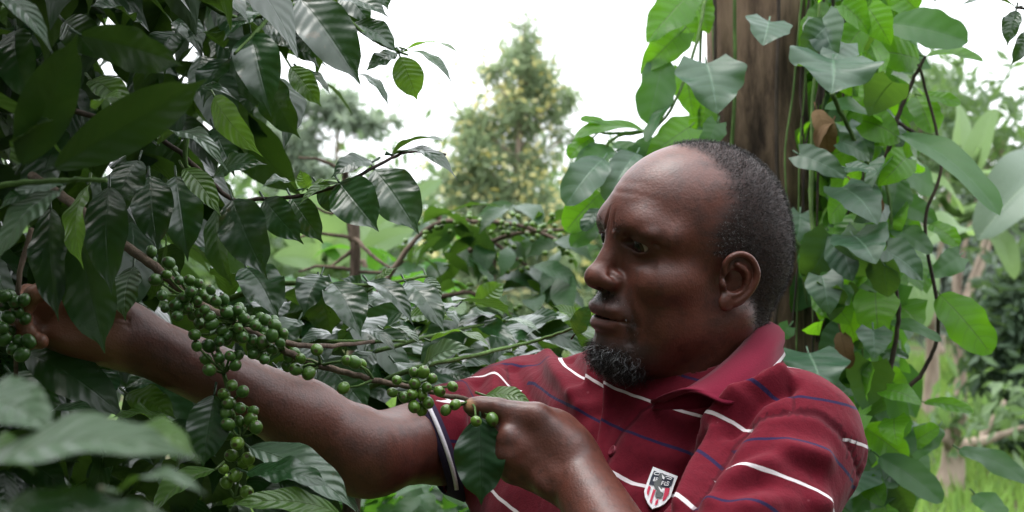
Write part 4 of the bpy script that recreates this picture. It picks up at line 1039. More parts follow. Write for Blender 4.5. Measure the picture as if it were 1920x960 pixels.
# ================================================================ second shrub, behind the arm
sh2 = empty('coffee_shrub', (-.22, 2.1, 0)); tag(sh2, 'glossy leaved coffee shrub low behind the bent arm, left of the red shirt', 'coffee shrub', 'coffee shrubs')
branch(sh2, [(-.22, 2.1, 0), (-.23, 2.1, .7), (-.22, 2.08, 1.35)], .02, .012, TWIG, 'trunk', 10)
for pts in ([(430, 560, 1.62), (520, 533, 1.62), (620, 533, 1.62), (700, 534, 1.64), (800, 518, 1.68)], [(560, 690, 1.8), (700, 660, 1.75), (850, 620, 1.8), (960, 600, 1.9)], [(660, 740, 1.7), (780, 690, 1.68), (880, 668, 1.72), (1000, 640, 1.8), (1090, 610, 1.75)],
            [(480, 640, 1.7), (600, 640, 1.68), (760, 640, 1.7)]):
    branch(sh2, pts, .0032, .0016, GREENSTEM)
HERO_B = [
    (462, 502, 522, 594, 88, 1.62, 1.56, 'u', .10, D_), (602, 516, 568, 592, 64, 1.63, 1.58, 'u', .12, D_), (600, 530, 622, 628, 80, 1.64, 1.64, 'c', .08, D_), (622, 530, 678, 626, 80, 1.62, 1.56, 'u', .10, D_),
    (690, 528, 776, 602, 50, 1.64, 1.58, 'u', .12, D_), (760, 528, 834, 620, 60, 1.66, 1.60, 'm', .12, D_), (800, 520, 826, 570, 30, 1.7, 1.68, 'c', .1, S_), (942, 600, 852, 618, 42, 1.9, 1.85, 'u', .16, D_),
    (868, 606, 974, 648, 46, 1.88, 1.80, 'm', .1, D_), (935, 604, 1014, 624, 26, 1.9, 1.84, 'u', .1, S_), (806, 640, 928, 658, 36, 1.75, 1.68, 'e', .16, E_), (792, 694, 888, 652, 54, 1.62, 1.58, 'r', .16, S_),
    (892, 572, 947, 530, 46, 2.0, 2.0, 'c', .08, E_), (1078, 626, 1109, 570, 38, 1.72, 1.70, 'c', .08, D_), (1010, 620, 1075, 598, 44, 2.3, 2.25, 'm', .1, S_),
    (606, 676, 694, 776, 84, 1.62, 1.56, 'm', .08, D_), (928, 690, 846, 704, 46, 1.76, 1.72, 'm', .1, D_), (718, 618, 794, 642, 26, 1.70, 1.64, 'u', .1, S_), (676, 620, 746, 660, 26, 1.7, 1.64, 'u', .12, D_),
    (820, 690, 888, 716, 40, 1.75, 1.7, 'm', .1, D_), (930, 720, 870, 680, 40, 1.78, 1.72, 'u', .1, D_), (560, 600, 500, 680, 70, 1.68, 1.62, 'u', .1, D_), (650, 620, 560, 650, 56, 1.72, 1.66, 'u', .1, D_),
    (520, 690, 600, 740, 70, 1.66, 1.60, 'u', .1, D_), (700, 660, 640, 740, 60, 1.7, 1.66, 'm', .1, D_), (740, 680, 820, 750, 60, 1.72, 1.68, 'u', .1, D_), (760, 600, 850, 600, 50, 1.78, 1.72, 'm', .1, E_),
    (690, 570, 640, 520, 50, 1.72, 1.68, 'm', .1, D_), (860, 570, 800, 600, 44, 1.85, 1.8, 'u', .1, D_), (960, 660, 1040, 640, 36, 1.9, 1.85, 'u', .1, D_), (430, 560, 400, 500, 56, 1.66, 1.6, 'u', .1, D_), (420, 560, 470, 620, 60, 1.66, 1.6, 'u', .1, D_),
    (1090, 610, 1040, 570, 30, 1.8, 1.78, 'm', .1, E_), (700, 540, 745, 500, 34, 1.7, 1.7, 'u', .1, E_), (480, 720, 560, 690, 50, 1.7, 1.66, 'u', .1, D_),
]
for s_ in HERO_B: hero_leaf(sh2, s_[:9], s_[9])
mb = MB()
filler(mb, pxbox(130, (420, 900), (560, 800), (1.8, 2.3)), .12, .42, droop=.5)
filler(mb, pxbox(80, (820, 1090), (590, 720), (1.95, 2.5)), .10, .42, droop=.4)
filler(mb, pxbox(60, (420, 800), (540, 640), (2.1, 2.6)), .10, .42, droop=.4)
fo = mb.build('foliage', COFFEE, sh2); fo['kind'] = 'stuff'

# ================================================================ third shrub with clustered berries, further back
sh3 = empty('coffee_shrub', (-.05, 3.2, 0)); tag(sh3, 'blurred coffee shrub with pale berry clusters in front of the yellow flowering tree', 'coffee shrub', 'coffee shrubs')
branch(sh3, [(-.05, 3.2, 0), (-.06, 3.2, .8), (-.04, 3.18, 1.55)], .02, .008, TWIG, 'trunk')
mbb = MB()
for pts in ([(700, 560, 3.1), (800, 430, 3.1), (900, 415, 3.1), (1000, 430, 3.05), (1080, 470, 3.0)], [(880, 470, 3.15), (960, 440, 3.1), (1060, 430, 3.1)], [(800, 400, 3.2), (900, 440, 3.15), (990, 500, 3.1)], [(780, 570, 3.0), (880, 550, 3.0), (960, 590, 3.0)]):
    branch(sh3, pts, .006, .003, TWIG)
    P = smooth_path([at(*p) for p in pts], 8)
    for p in P[6:]:
        for _ in range(2):
            c = p+rng.normal(0, .014, 3); v, f, uv = berry_geo(c, .0058, rng.normal(0, 1, 3)); mbb.add(v, f, uv, rng.uniform(.3, .8))
bc_ = mbb.build('berry_cluster', BERRY, sh3); bc_['kind'] = 'stuff'
mb = MB()
filler(mb, pxbox(70, (780, 1080), (375, 570), (2.95, 3.4), lambda x, y, d: abs(y-(440+(x-900)*.12)) < 75+rng.uniform(-20, 40) and (x-930)**2/170**2 < 1), .115, .42, droop=.5)
filler(mb, pxbox(60, (820, 1090), (575, 690), (2.8, 3.4)), .125, .42, droop=.4)
fo = mb.build('foliage', COFFEE_M, sh3); fo['kind'] = 'stuff'
mb = MB(); filler(mb, pxbox(30, (830, 1100), (560, 640), (2.8, 3.2)), .13, .45, droop=.3)
fo = mb.build('bright_foliage', COFFEE_B, sh3); fo['kind'] = 'stuff'

# ================================================================ leaves right in front of the camera, bottom left
fg = empty('coffee_shrub', (-.26, .52, 0)); tag(fg, 'out of focus coffee sprig with broad spotted leaves in the bottom left foreground', 'coffee shrub', 'coffee shrubs')
branch(fg, [(-.26, .52, 0), (-.25, .53, .6), (-.23, .54, 1.25), (-.19, .56, 1.44)], .012, .005, GREENSTEM, 'trunk')
for s_ in [(-60, 905, 368, 842, 150, 0.576, 0.518, 'u', .10, S_), (-50, 745, 108, 815, 120, 0.605, 0.562, 'm', .10, S_), (210, 836, 372, 848, 80, 0.619, 0.576, 'u', .14, E_), (220, 925, 388, 926, 56, 0.576, 0.547, 'u', .14, S_),
           (-30, 985, 240, 936, 80, 0.547, 0.533, 'm', .1, D_), (120, 985, 330, 965, 60, 0.562, 0.547, 'm', .1, D_), (-40, 840, 60, 870, 70, 0.619, 0.590, 'm', .1, E_), (-70, 960, 30, 990, 70, 0.533, 0.518, 'm', .1, D_)]:
    hero_leaf(fg, s_[:9], s_[9])

# ================================================================ vine covered tree behind his head
tree = empty('tree', tuple(at(1415, 480, 2.6)*np.array([1, 1, 0]))); tag(tree, 'thick brown tree trunk rising straight behind the head of the man', 'tree', 'trees')
def trunk_geo(pts, r0, r1, n=48, rough=.075, seed=1):
    P = smooth_path(pts, 14); v, f = tube_mesh(P, np.linspace(r0, r1, len(P)), n)
    ang = np.tile(np.arange(n)/n*2*math.pi, len(P)); c = np.repeat(P, n, 0); r_ = np.repeat(np.linspace(r0, r1, len(P)), n)
    k = 1+rough*(np.sin(ang*5+c[:, 2]*1.3+seed)*.6+np.sin(ang*9+c[:, 2]*3.7+2*seed)*.35+np.sin(ang*3-c[:, 2]*2+seed)*.5+np.sin(ang*17+np.sin(c[:, 2]*5)*1.5)*.25+np.sin(c[:, 2]*23+ang*4)*.12)
    return c+(v-c)*k[:, None], f
_tb = at(1428, 480, 2.6)
TRUNKM = bark_mat('rough_bark', (.020, .013, .009), (.19, .130, .088), 22, .22, 1.0)
v, f = trunk_geo([_tb*np.array([1, 1, 0])+np.array([.02, 0, -.05]), _tb*np.array([1, 1, 0])+np.array([.012, 0, .8]), _tb+np.array([0.005, 0, 0]), _tb+np.array([-.012, 0, .45]), _tb+np.array([-.02, 0, 1.3]), _tb+np.array([.04, .1, 3.2])], .098, .070)
mesh_obj('trunk', v, f, TRUNKM, tree, True, np.zeros((len(v), 2)), {'tone': np.zeros(len(v))})
mb = MB()     # high crown, above the picture
for _ in range(7):
    c = _tb+np.array([rng.uniform(-1.2, 1.2), rng.uniform(-.6, 1.4), rng.uniform(2.2, 3.4)])
    filler(mb, [c+rng.normal(0, .28, 3) for _ in range(60)], .16, .5, 'oval', .5, nl=6, nw=4)
fo = mb.build('crown', VINE, tree)
vine = empty('climbing_vine', tuple(at(1560, 480, 2.35)*np.array([1, 1, 0]))); tag(vine, 'climbing vine with heart shaped leaves hanging on the right side of the trunk', 'vine', 'vines on the tree')
for pts in ([(1690, 960, 2.3), (1690, 760, 2.3), (1735, 690, 2.3), (1760, 600, 2.3), (1735, 420, 2.3), (1765, 300, 2.3), (1722, 120, 2.3)], [(1765, 295, 2.3), (1700, 240, 2.3), (1640, 210, 2.32)], [(1660, 300, 2.3), (1690, 200, 2.3), (1722, 130, 2.3), (1735, 105, 2.3)], [(1640, 640, 2.3), (1675, 480, 2.3), (1655, 300, 2.3)],
            [(1668, 700, 2.25), (1685, 590, 2.25), (1672, 500, 2.25), (1650, 360, 2.3)], [(1475, 430, 2.3), (1530, 500, 2.3), (1600, 590, 2.3)], [(1560, 175, 2.2), (1600, 260, 2.25), (1640, 340, 2.3), (1640, 440, 2.3)], [(1570, 600, 2.3), (1530, 480, 2.3), (1520, 300, 2.35), (1540, -50, 2.4)]):
    branch(vine, pts, .004, .0022, DARKSTEM if pts[0][0] > 1650 else GREENSTEM, 'stem', 6)
for k in range(14):
    x = rng.uniform(1480, 1620); branch(vine, [(x+rng.normal(0, 12), -40, 2.4), (x, 150, 2.42), (x+rng.normal(0, 20), 330, 2.42), (x+rng.normal(0, 30), 560+rng.uniform(0, 200), 2.42)], .0022, .0014, GREENSTEM if k % 2 else DARKSTEM, 'stem', 5)
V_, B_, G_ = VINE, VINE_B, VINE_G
HERO_V = [
    (1324, 118, 1346, 210, 132, 2.2, 2.15, 'c', .05, G_, 'heart'), (1442, 40, 1432, 78, 88, 2.2, 2.15, 'c', .05, G_, 'heart'), (1562, 112, 1560, 172, 172, 2.12, 2.06, 'm', .08, G_, 'heart'), (1668, 44, 1815, 78, 84, 2.3, 2.25, 'c', .06, V_, 'oval'),
    (1724, 112, 1636, 92, 70, 2.32, 2.28, 'c', .06, B_, 'oval'), (1736, 106, 1844, 108, 42, 2.3, 2.26, 'm', .06, B_, 'oval'), (1588, -6, 1638, 90, 56, 2.36, 2.34, 'c', .04, B_, 'oval'), (1728, 180, 1802, 192, 30, 2.32, 2.3, 'm', .06, B_, 'oval'),
    (1718, 182, 1748, 250, 64, 2.34, 2.3, 'c', .05, B_, 'oval'), (1654, 242, 1548, 202, 46, 2.3, 2.22, 'm', .14, V_, 'oval'), (1652, 270, 1558, 288, 70, 2.36, 2.34, 'c', .04, B_, 'oval'), (1686, 252, 1878, 378, 72, 2.3, 2.12, 'm', .06, V_, 'oval'),
    (1498, 290, 1588, 330, 58, 2.2, 2.16, 'c', .06, G_, 'heart'), (1586, 315, 1644, 322, 36, 2.2, 2.16, 'm', .06, G_, 'heart'), (1682, 334, 1670, 410, 66, 2.34, 2.3, 'c', .06, V_, 'oval'), (1600, 442, 1642, 486, 114, 2.18, 2.12, 'c', .06, G_, 'heart'),
    (1670, 428, 1748, 468, 52, 2.3, 2.26, 'm', .06, V_, 'oval'), (1744, 420, 1798, 456, 40, 2.4, 2.36, 'c', .06, B_, 'oval'), (1570, 530, 1545, 582, 76, 2.24, 2.2, 'c', .06, V_, 'heart'), (1637, 618, 1641, 668, 68, 2.2, 2.17, 'c', .05, G_, 'heart'),
    (1516, 662, 1542, 732, 138, 2.15, 2.1, 'c', .06, G_, 'heart'), (1762, 552, 1858, 660, 80, 2.3, 2.24, 'c', .06, B_, 'oval'), (1664, 604, 1764, 634, 32, 2.28, 2.22, 'm', .08, V_, 'oval'), (1733, 754, 1825, 772, 32, 2.4, 2.34, 'm', .06, B_, 'oval'),
    (1798, 842, 1930, 898, 54, 2.3, 2.24, 'm', .06, V_, 'oval'), (1666, 716, 1702, 812, 40, 2.3, 2.26, 'l', .06, V_, 'oval'), (1648, 856, 1768, 940, 66, 2.25, 2.2, 'm', .06, V_, 'oval'), (1828, 926, 1884, 970, 50, 2.25, 2.2, 'm', .06, V_, 'oval'),
    (1655, 660, 1702, 668, 24, 2.3, 2.26, 'm', .06, G_, 'oval'), (1480, 612, 1452, 640, 34, 2.3, 2.28, 'c', .05, V_, 'heart'), (1640, 690, 1700, 740, 50, 2.34, 2.3, 'c', .06, B_, 'oval'), (1620, 800, 1700, 860, 60, 2.3, 2.25, 'c', .06, B_, 'oval'),
    (1540, 450, 1500, 520, 66, 2.34, 2.3, 'c', .05, V_, 'heart'), (1660, 560, 1600, 520, 60, 2.36, 2.32, 'c', .05, V_, 'heart'), (1700, 300, 1650, 260, 50, 2.4, 2.38, 'c', .05, B_, 'heart'), (1620, 60, 1700, 130, 80, 2.42, 2.4, 'c', .05, B_, 'heart'),
    (1560, 20, 1500, 90, 70, 2.4, 2.38, 'c', .05, B_, 'heart'), (1660, 900, 1600, 960, 70, 2.3, 2.25, 'c', .05, V_, 'heart'), (1760, 800, 1700, 860, 60, 2.4, 2.35, 'm', .05, V_, 'oval'), (1700, 840, 1760, 800, 46, 2.38, 2.36, 'm', .05, B_, 'oval'),
    (1640, 150, 1580, 230, 70, 2.45, 2.42, 'c', .05, B_, 'heart'), (1720, 20, 1660, -30, 70, 2.4, 2.4, 'c', .05, B_, 'oval'), (1690, 380, 1760, 420, 52, 2.42, 2.4, 'c', .05, V_, 'heart'), (1800, 480, 1740, 520, 50, 2.5, 2.45, 'c', .05, V_, 'heart'),
]
for s_ in HERO_V: hero_leaf(vine, s_[:9], s_[9], s_[10])
for s_ in [(1598, 342, 1654, 398, 40, 2.22, 2.2, 'c', .16), (1530, 205, 1552, 292, 44, 2.35, 2.35, 'c', .2), (1560, 230, 1530, 275, 26, 2.34, 2.33, 'l', .2), (1576, 622, 1592, 690, 36, 2.26, 2.24, 'c', .2)]:
    hero_leaf(vine, s_, DEAD, 'oval', name='dead_leaf', label='dry brown curled leaf')
def vmask(px, py, d):
    return px < np.interp(py, [-200, 60, 250, 420, 560, 700, 960], [1700, 1700, 1700, 1710, 1700, 1690, 1720])-rng.uniform(0, 60)
def vmask2(px, py, d): return vmask(px, py, d) and px > (1540 if py < 680 else 1490)
mb = MB(); filler(mb, pxbox(560, (1508, 1740), (-60, 980), (2.45, 3.3), vmask), .078, .8, 'heart', .9, (0, -1, .4), 8, 6, .5)
fo = mb.build('foliage', VINE, vine); fo['kind'] = 'stuff'
mb = MB(); filler(mb, pxbox(230, (1535, 1745), (-60, 980), (2.65, 3.3), vmask), .10, .8, 'heart', .9, (0, -1, .4), 8, 6, .5)
fo = mb.build('foliage', VINE, vine); fo['kind'] = 'stuff'
mb = MB(); filler(mb, pxbox(80, (1515, 1730), (-60, 600), (2.5, 2.7), vmask), .085, .8, 'heart', .9, (0, -1, .4), 8, 6, .5)
fo = mb.build('backlit_tint_foliage', VINE_B, vine); fo['kind'] = 'stuff'

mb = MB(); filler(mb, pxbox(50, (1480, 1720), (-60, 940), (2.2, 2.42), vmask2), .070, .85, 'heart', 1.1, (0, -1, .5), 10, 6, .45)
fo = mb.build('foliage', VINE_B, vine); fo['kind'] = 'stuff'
mb = MB(); filler(mb, pxbox(34, (1480, 1740), (-60, 940), (2.15, 2.4), vmask2), .075, .85, 'heart', 1.1, (0, -1, .5), 10, 6, .45)
fo = mb.build('foliage', VINE_G, vine); fo['kind'] = 'stuff'
vine2 = empty('climbing_vine', tuple(at(1230, 480, 2.4)*np.array([1, 1, 0]))); tag(vine2, 'bright green vine hanging left of the trunk and beside the forehead', 'vine', 'vines on the tree')
for pts in ([(1330, -40, 2.5), (1300, 100, 2.4), (1240, 230, 2.35), (1150, 260, 2.3), (1110, 330, 2.3), (1100, 420, 2.3)], [(1290, -40, 2.45), (1262, 80, 2.4), (1240, 200, 2.38)], [(1210, 245, 2.34), (1150, 250, 2.32), (1085, 245, 2.3)], [(1318, -30, 2.5), (1310, 200, 2.5), (1305, 420, 2.5), (1300, 700, 2.5)]):
    branch(vine2, pts, .003, .0018, GREENSTEM, 'stem', 6)
HERO_W = [
    (1288, -6, 1212, 80, 80, 2.4, 2.36, 'c', .05, B_, 'heart'), (1278, 60, 1203, 134, 70, 2.4, 2.36, 'c', .05, B_, 'heart'), (1244, 108, 1214, 232, 72, 2.38, 2.34, 'c', .05, V_, 'oval'), (1258, 192, 1212, 264, 36, 2.36, 2.3, 'l', .06, V_, 'oval'),
    (1294, 238, 1212, 296, 66, 2.36, 2.32, 'c', .05, B_, 'heart'), (1208, 246, 1082, 244, 44, 2.34, 2.28, 'm', .08, B_, 'oval'), (1140, 236, 1088, 224, 26, 2.32, 2.3, 'm', .06, B_, 'oval'), (1112, 258, 1066, 292, 40, 2.3, 2.28, 'm', .06, B_, 'oval'),
    (1154, 284, 1082, 308, 52, 2.3, 2.26, 'm', .08, V_, 'oval'), (1132, 298, 1062, 380, 72, 2.26, 2.2, 'm', .10, G_, 'oval'), (1194, 288, 1138, 376, 66, 2.28, 2.22, 'm', .10, G_, 'oval'), (1126, 362, 1062, 430, 66, 2.3, 2.26, 'c', .06, B_, 'oval'),
    (1126, 392, 1092, 430, 34, 2.26, 2.24, 'm', .08, G_, 'oval'), (1120, 420, 1070, 462, 44, 2.3, 2.26, 'c', .06, V_, 'oval'), (1230, 260, 1180, 330, 60, 2.36, 2.32, 'c', .06, V_, 'oval'), (1260, 20, 1310, 80, 60, 2.46, 2.44, 'c', .05, B_, 'heart'),
    (1285, 130, 1300, 220, 60, 2.46, 2.44, 'c', .05, B_, 'heart'), (1180, 330, 1120, 340, 50, 2.34, 2.3, 'm', .06, V_, 'oval'), (1150, 270, 1210, 300, 40, 2.36, 2.34, 'm', .06, V_, 'oval'), (1300, 250, 1330, 300, 50, 2.46, 2.44, 'c', .05, V_, 'heart'),
    (1300, 0, 1330, 60, 60, 2.5, 2.48, 'c', .05, B_, 'heart'), (1325, 200, 1300, 270, 54, 2.5, 2.5, 'c', .05, B_, 'heart'),
]
for s_ in HERO_W: hero_leaf(vine2, s_[:9], s_[9], s_[10])
twig = empty('shade_tree_twig', tuple(at(1960, 60, 1.9))); tag(twig, 'leafy twig reaching in at the top right corner against white sky', 'twig')
branch(twig, [(2050, 40, 1.9), (1960, 20, 1.9), (1905, 15, 1.9)], .003, .0015, DARKSTEM, 'stem', 6)
for s_ in [(1905, 14, 1800, 8, 28, 1.9, 1.86, 'e', .1, D_), (1905, 20, 1888, 84, 36, 1.9, 1.88, 'l', .1, D_), (1930, 60, 1898, 120, 34, 1.9, 1.88, 'c', .1, D_), (1960, 10, 1880, -10, 34, 1.92, 1.9, 'm', .1, D_)]:
    hero_leaf(twig, s_[:9], s_[9])

for k in range(5):      # creepers gripping the bark
    a = rng.uniform(-2.9, -.3); pts = []
    for z in np.linspace(.9, 2.7, 9): pts.append(np.array([_tb[0]+.105*math.cos(a), _tb[1]+.105*math.sin(a), z])); a += rng.normal(0, .16)
    P = smooth_path(pts, 5); v, f = tube_mesh(P, np.linspace(.0045, .0025, len(P)), 6); mesh_obj('stem', v, f, DARKSTEM if k % 3 else GREENSTEM, vine, True, np.zeros((len(v), 2)), {'tone': np.zeros(len(v))})
for s_ in [(1345, 230, 1322, 280, 46, 2.42, 2.4, 'c', .06, V_, 'heart'), (1500, 400, 1494, 460, 50, 2.4, 2.36, 'c', .06, G_, 'heart')]:
    hero_leaf(vine, s_[:9], s_[9], s_[10])
# ================================================================ bare sapling and banana plants
sap = empty('sapling', tuple(at(657, 480, 3.2)*np.array([1, 1, 0]))); tag(sap, 'thin bare stem with side twigs standing behind the branch at centre left', 'sapling')
branch(sap, [at(665, 480, 3.2)*np.array([1, 1, 0]), at(664, 540, 3.2), at(660, 450, 3.2), at(652, 370, 3.2), at(640, 300, 3.2)], .013, .007, TWIG, 'trunk')
for pts in ([(660, 505, 3.2), (600, 500, 3.18), (560, 510, 3.15)], [(658, 445, 3.2), (600, 438, 3.2), (560, 445, 3.2)], [(660, 470, 3.2), (620, 500, 3.2)], [(658, 440, 3.2), (700, 480, 3.15), (740, 510, 3.1)], [(664, 510, 3.2), (720, 510, 3.2), (760, 490, 3.2)], [(650, 380, 3.2), (620, 400, 3.2), (580, 380, 3.2)], [(645, 320, 3.2), (600, 300, 3.2), (560, 295, 3.2)]):
    branch(sap, pts, .005, .0025, TWIG, 'branch', 6)
BANANA_G = leaf_mat('banana_leaf_grey', (.05, .085, .055), (.075, .12, .075), (.07, .11, .06), .10, .40, vein=(.12, .18, .10), nv=42, spec=.5, tcol=(.2, .36, .08))
def banana(base, label, leaves, h=1.2, mat=None):
    o = empty('banana_plant', tuple(base)); tag(o, label, 'banana plant', 'banana plants')
    v, f = trunk_geo([base, base+np.array([.02, 0, h*.5]), base+np.array([.0, 0, h])], .09, .06, 16, .04, 3); mesh_obj('stem', v, f, GREENSTEM, o, True, np.zeros((len(v), 2)), {'tone': np.zeros(len(v))})
    for bx, by, tx, ty, w_, d0, d1, fc, bend in leaves:
        p0, p1 = at(bx, by, d0), at(tx, ty, d1); N = np.array(NORM[fc])
        v, q, uv = leaf_geo(p0, p1, N, w_/F*d0, bend, .3, .04, 'banana', 24, 8, rng.uniform(0, 6), .08)
        mesh_obj('leaf', v, q, mat or BANANA, o, True, uv, {'tone': np.full(len(v), rng.uniform(0, 1))})
        mid = base+np.array([0, 0, h]); tv, tf = tube_mesh(smooth_path([mid, (mid+p0)/2+np.array([0, 0, .05]), p0, p0*.6+p1*.4], 5), np.linspace(.022, .012, 16), 8)
        mesh_obj('leaf_stalk', tv, tf, GREENSTEM, o, True, np.zeros((len(tv), 2)), {'tone': np.zeros(len(tv))})
mid = empty('wild_shrub', tuple(at(700, 480, 4.2)*np.array([1, 1, 0]))); tag(mid, 'loose green shrub between the bare sapling and the pale banana leaves', 'shrub')
branch(mid, [at(700, 480, 4.2)*np.array([1, 1, 0]), at(690, 600, 4.2), at(670, 480, 4.2)], .012, .006, TWIG, 'stem')
mb = MB(); filler(mb, pxbox(90, (470, 860), (420, 640), (3.9, 4.6), lambda x, y, d: y > 430+rng.uniform(0, 160)), .13, .45, 'oval', .5, nl=6, nw=4)
mb.build('foliage', VINE, mid)
banana(at(1985, 480, 5.6)*np.array([1, 1, 0]), 'banana plant with upright pale leaves at right beyond the vine',
       [(1822, 330, 1862, 200, 56, 5.2, 5.2, 'l', .03), (1790, 330, 1806, 190, 60, 5.3, 5.4, 'r', .03), (1800, 400, 1700, 320, 44, 5.2, 5.0, 'm', .12), (1810, 440, 1720, 460, 70, 5.0, 4.8, 'm', .2), (1690, 470, 1730, 610, 90, 5.2, 4.9, 'c', .15), (1860, 430, 1905, 520, 46, 5.4, 5.3, 'c', .15)], 1.75)
banana(at(2020, 480, 4.6)*np.array([1, 1, 0]), 'banana plant at the right edge with one broad drooping grey green leaf',
       [(1990, 310, 1836, 436, 130, 4.6, 4.4, 'm', .14)], 1.8, BANANA_G)
banana(at(600, 480, 5.4)*np.array([1, 1, 0]), 'pale banana plant seen through the twigs at centre left',
       [(600, 470, 540, 340, 110, 5.4, 5.4, 'c', .1), (610, 480, 700, 390, 100, 5.3, 5.2, 'c', .15), (600, 500, 520, 480, 60, 5.2, 5.0, 'c', .2), (610, 470, 640, 330, 90, 5.5, 5.6, 'c', .1), (640, 500, 780, 430, 50, 5.4, 5.4, 'c', .2), (640, 490, 830, 330, 44, 5.8, 5.9, 'c', .1)], 1.4)

# ================================================================ far trees, ground
def small_leaves(pts, size, ratio, jit=1.0, droop=.3):
    """many two-triangle leaves as arrays"""
    P = np.asarray(pts); n = len(P); d = unit_rows(rng.normal(0, 1, (n, 3))+np.array([0, 0, -droop])); s = unit_rows(np.cross(d, rng.normal(0, 1, (n, 3))))
    L = size*rng.uniform(.6, 1.3, (n, 1)); W2 = L*ratio/2; up = np.cross(d, s)
    vs = np.stack([P, P+d*L*.5+s*W2+up*L*.06, P+d*L, P+d*L*.5-s*W2+up*L*.06], 1).reshape(-1, 3)
    o = np.arange(n)[:, None]*4; q = np.concatenate([o, o+1, o+2, o+3], 1)
    uv = np.tile([(0, 0), (.5, 1), (1, 0), (.5, -1)], (n, 1)); return vs, q, uv, np.repeat(rng.uniform(0, 1, n), 4)
def far_leaf(name, c0, c1, transl=.3, tcol=(.2, .35, .08)):
    b = NB(name); t = b.attr('tone'); c = b.mix(t, c0, c1); p = b.bsdf(c, .6, .25); tr = b.n('BsdfTranslucent'); tr.inputs[0].default_value = (*tcol, 1)
    mx = b.n('MixShader'); mx.inputs[0].default_value = transl; b.t.links.new(p.outputs[0], mx.inputs[1]); b.t.links.new(tr.outputs[0], mx.inputs[2]); return b.done(mx.outputs[0])
SILKY = far_leaf('silky_oak_leaf_hazed', (.13, .18, .11), (.25, .31, .18), .45, (.36, .46, .24))  # haze of distance is put into this pale leaf colour
PALEG = far_leaf('haze_tint_pale_leaf', (.15, .20, .15), (.26, .31, .24), .45, (.36, .44, .30))  # far haze carried by the paleness of the leaf colour
BLOSSOM = far_leaf('yellow_blossom', (.40, .40, .19), (.54, .52, .28), .3, (.6, .5, .1))
FARGREEN = far_leaf('far_leaf', (.05, .085, .045), (.11, .16, .08))
PALEB = far_leaf('haze_tint_leaf', (.15, .19, .165), (.25, .29, .24), .3, (.30, .38, .30))  # misty air painted into greyer, paler leaf colours
FARDARK = far_leaf('dark_bush_leaf', (.018, .036, .022), (.045, .075, .042), .2)
GRASSM = far_leaf('grass_blade', (.075, .155, .030), (.16, .28, .055), .35, (.28, .42, .09))
BARKF = bark_mat('pale_bark', (.16, .12, .09), (.30, .24, .19), 8, .2)
def far_tree(name, label, px, d, clumps, mat, leafsize, nleaf, trunk_w=.12, top=None, group='trees', extra=None, ratio=.3, lean=0.0):
    base = at(px, 480, d)*np.array([1, 1, 0]); o = empty(name, tuple(base)); tag(o, label, 'tree', group)
    cs = [(at(x, y, d+dd), r/F*d) for x, y, r, dd in clumps]
    topz = max(c[2] for c, r in cs); tp = min(cs, key=lambda c: -c[0][2])[0]
    pts = [base, base*.6+tp*.4*np.array([1, 1, 0])+np.array([0, 0, topz*.4])-base*0, tp*np.array([1, 1, 0])+np.array([0, 0, topz*.75]), tp]
    pts[1] = base+(tp-base)*.4; pts[2] = base+(tp-base)*.75
    v, f = trunk_geo(pts, trunk_w, .02, 12, .05, 2); t_ = mesh_obj('trunk', v, f, BARKF, o, True, np.zeros((len(v), 2)), {'tone': np.zeros(len(v))})
    mbl = MB()
    for c, r in cs:
        z = np.clip(c[2]-r*.6, base[2]+.3, tp[2]); s = base+(tp-base)*(z/max(tp[2], .1))*.9
        v, f = tube_mesh(smooth_path([s, (s+c)/2+np.array([0, 0, -.05*r]), c], 4), np.linspace(trunk_w*.25, .012, 9), 6); mbl.add(v, f)
    mbl.build('limb', BARKF, o)
    tot = sum(r**2 for _, r in cs); P = []
    for c, r in cs:
        n = int(nleaf*r**2/tot)
        sub = [c+unit(rng.normal(0, 1, 3))*r*rng.uniform(.2, .95)*np.array([1, 1, .8]) for _ in range(max(4, n//45))]
        idx = rng.integers(0, len(sub), n); P.append(np.array(sub)[idx]+rng.normal(0, r*.17, (n, 3)))
    vs, q, uv, tn = small_leaves(np.vstack(P), leafsize, ratio); mesh_obj('crown', vs, q, mat, o, False, uv, {'tone': tn})
    return o, cs
_o, _cs = far_tree('silky_oak_tree', 'tall blurred tree with grey green crown and yellow blossom in the centre background', 950, 22,
    [(984, 44, 18, 0), (985, 70, 30, 0), (968, 105, 46, 0), (1005, 115, 34, 0), (1052, 180, 40, 0), (885, 225, 46, 0), (1055, 260, 34, 0), (860, 330, 50, 0), (985, 150, 60, .3), (925, 140, 40, -.3), (1025, 165, 42, 0), (965, 210, 66, 0), (1030, 215, 40, .4), (905, 235, 52, 0), (980, 270, 70, .2), (890, 290, 58, -.3), (940, 330, 84, 0), (1000, 350, 62, .3), (880, 380, 62, 0), (960, 410, 92, 0), (1030, 420, 60, 0), (870, 470, 70, 0), (950, 500, 96, .3), (1040, 500, 66, 0), (900, 570, 90, 0), (1000, 580, 84, 0), (840, 540, 50, 0), (1070, 575, 50, 0)], SILKY, .24, 12000, .07, ratio=.16)
P = []
for c, r in _cs[7:]:
    for _ in range(5):
        s_ = c+unit(rng.normal(0, 1, 3)+np.array([0, -.9, 0]))*r*.95; P.append(s_+rng.normal(0, .17, (12, 3)))
vs, q, uv, tn = small_leaves(np.vstack(P), .13, .45); mesh_obj('blossom', vs, q, BLOSSOM, _o, False, uv, {'tone': tn})
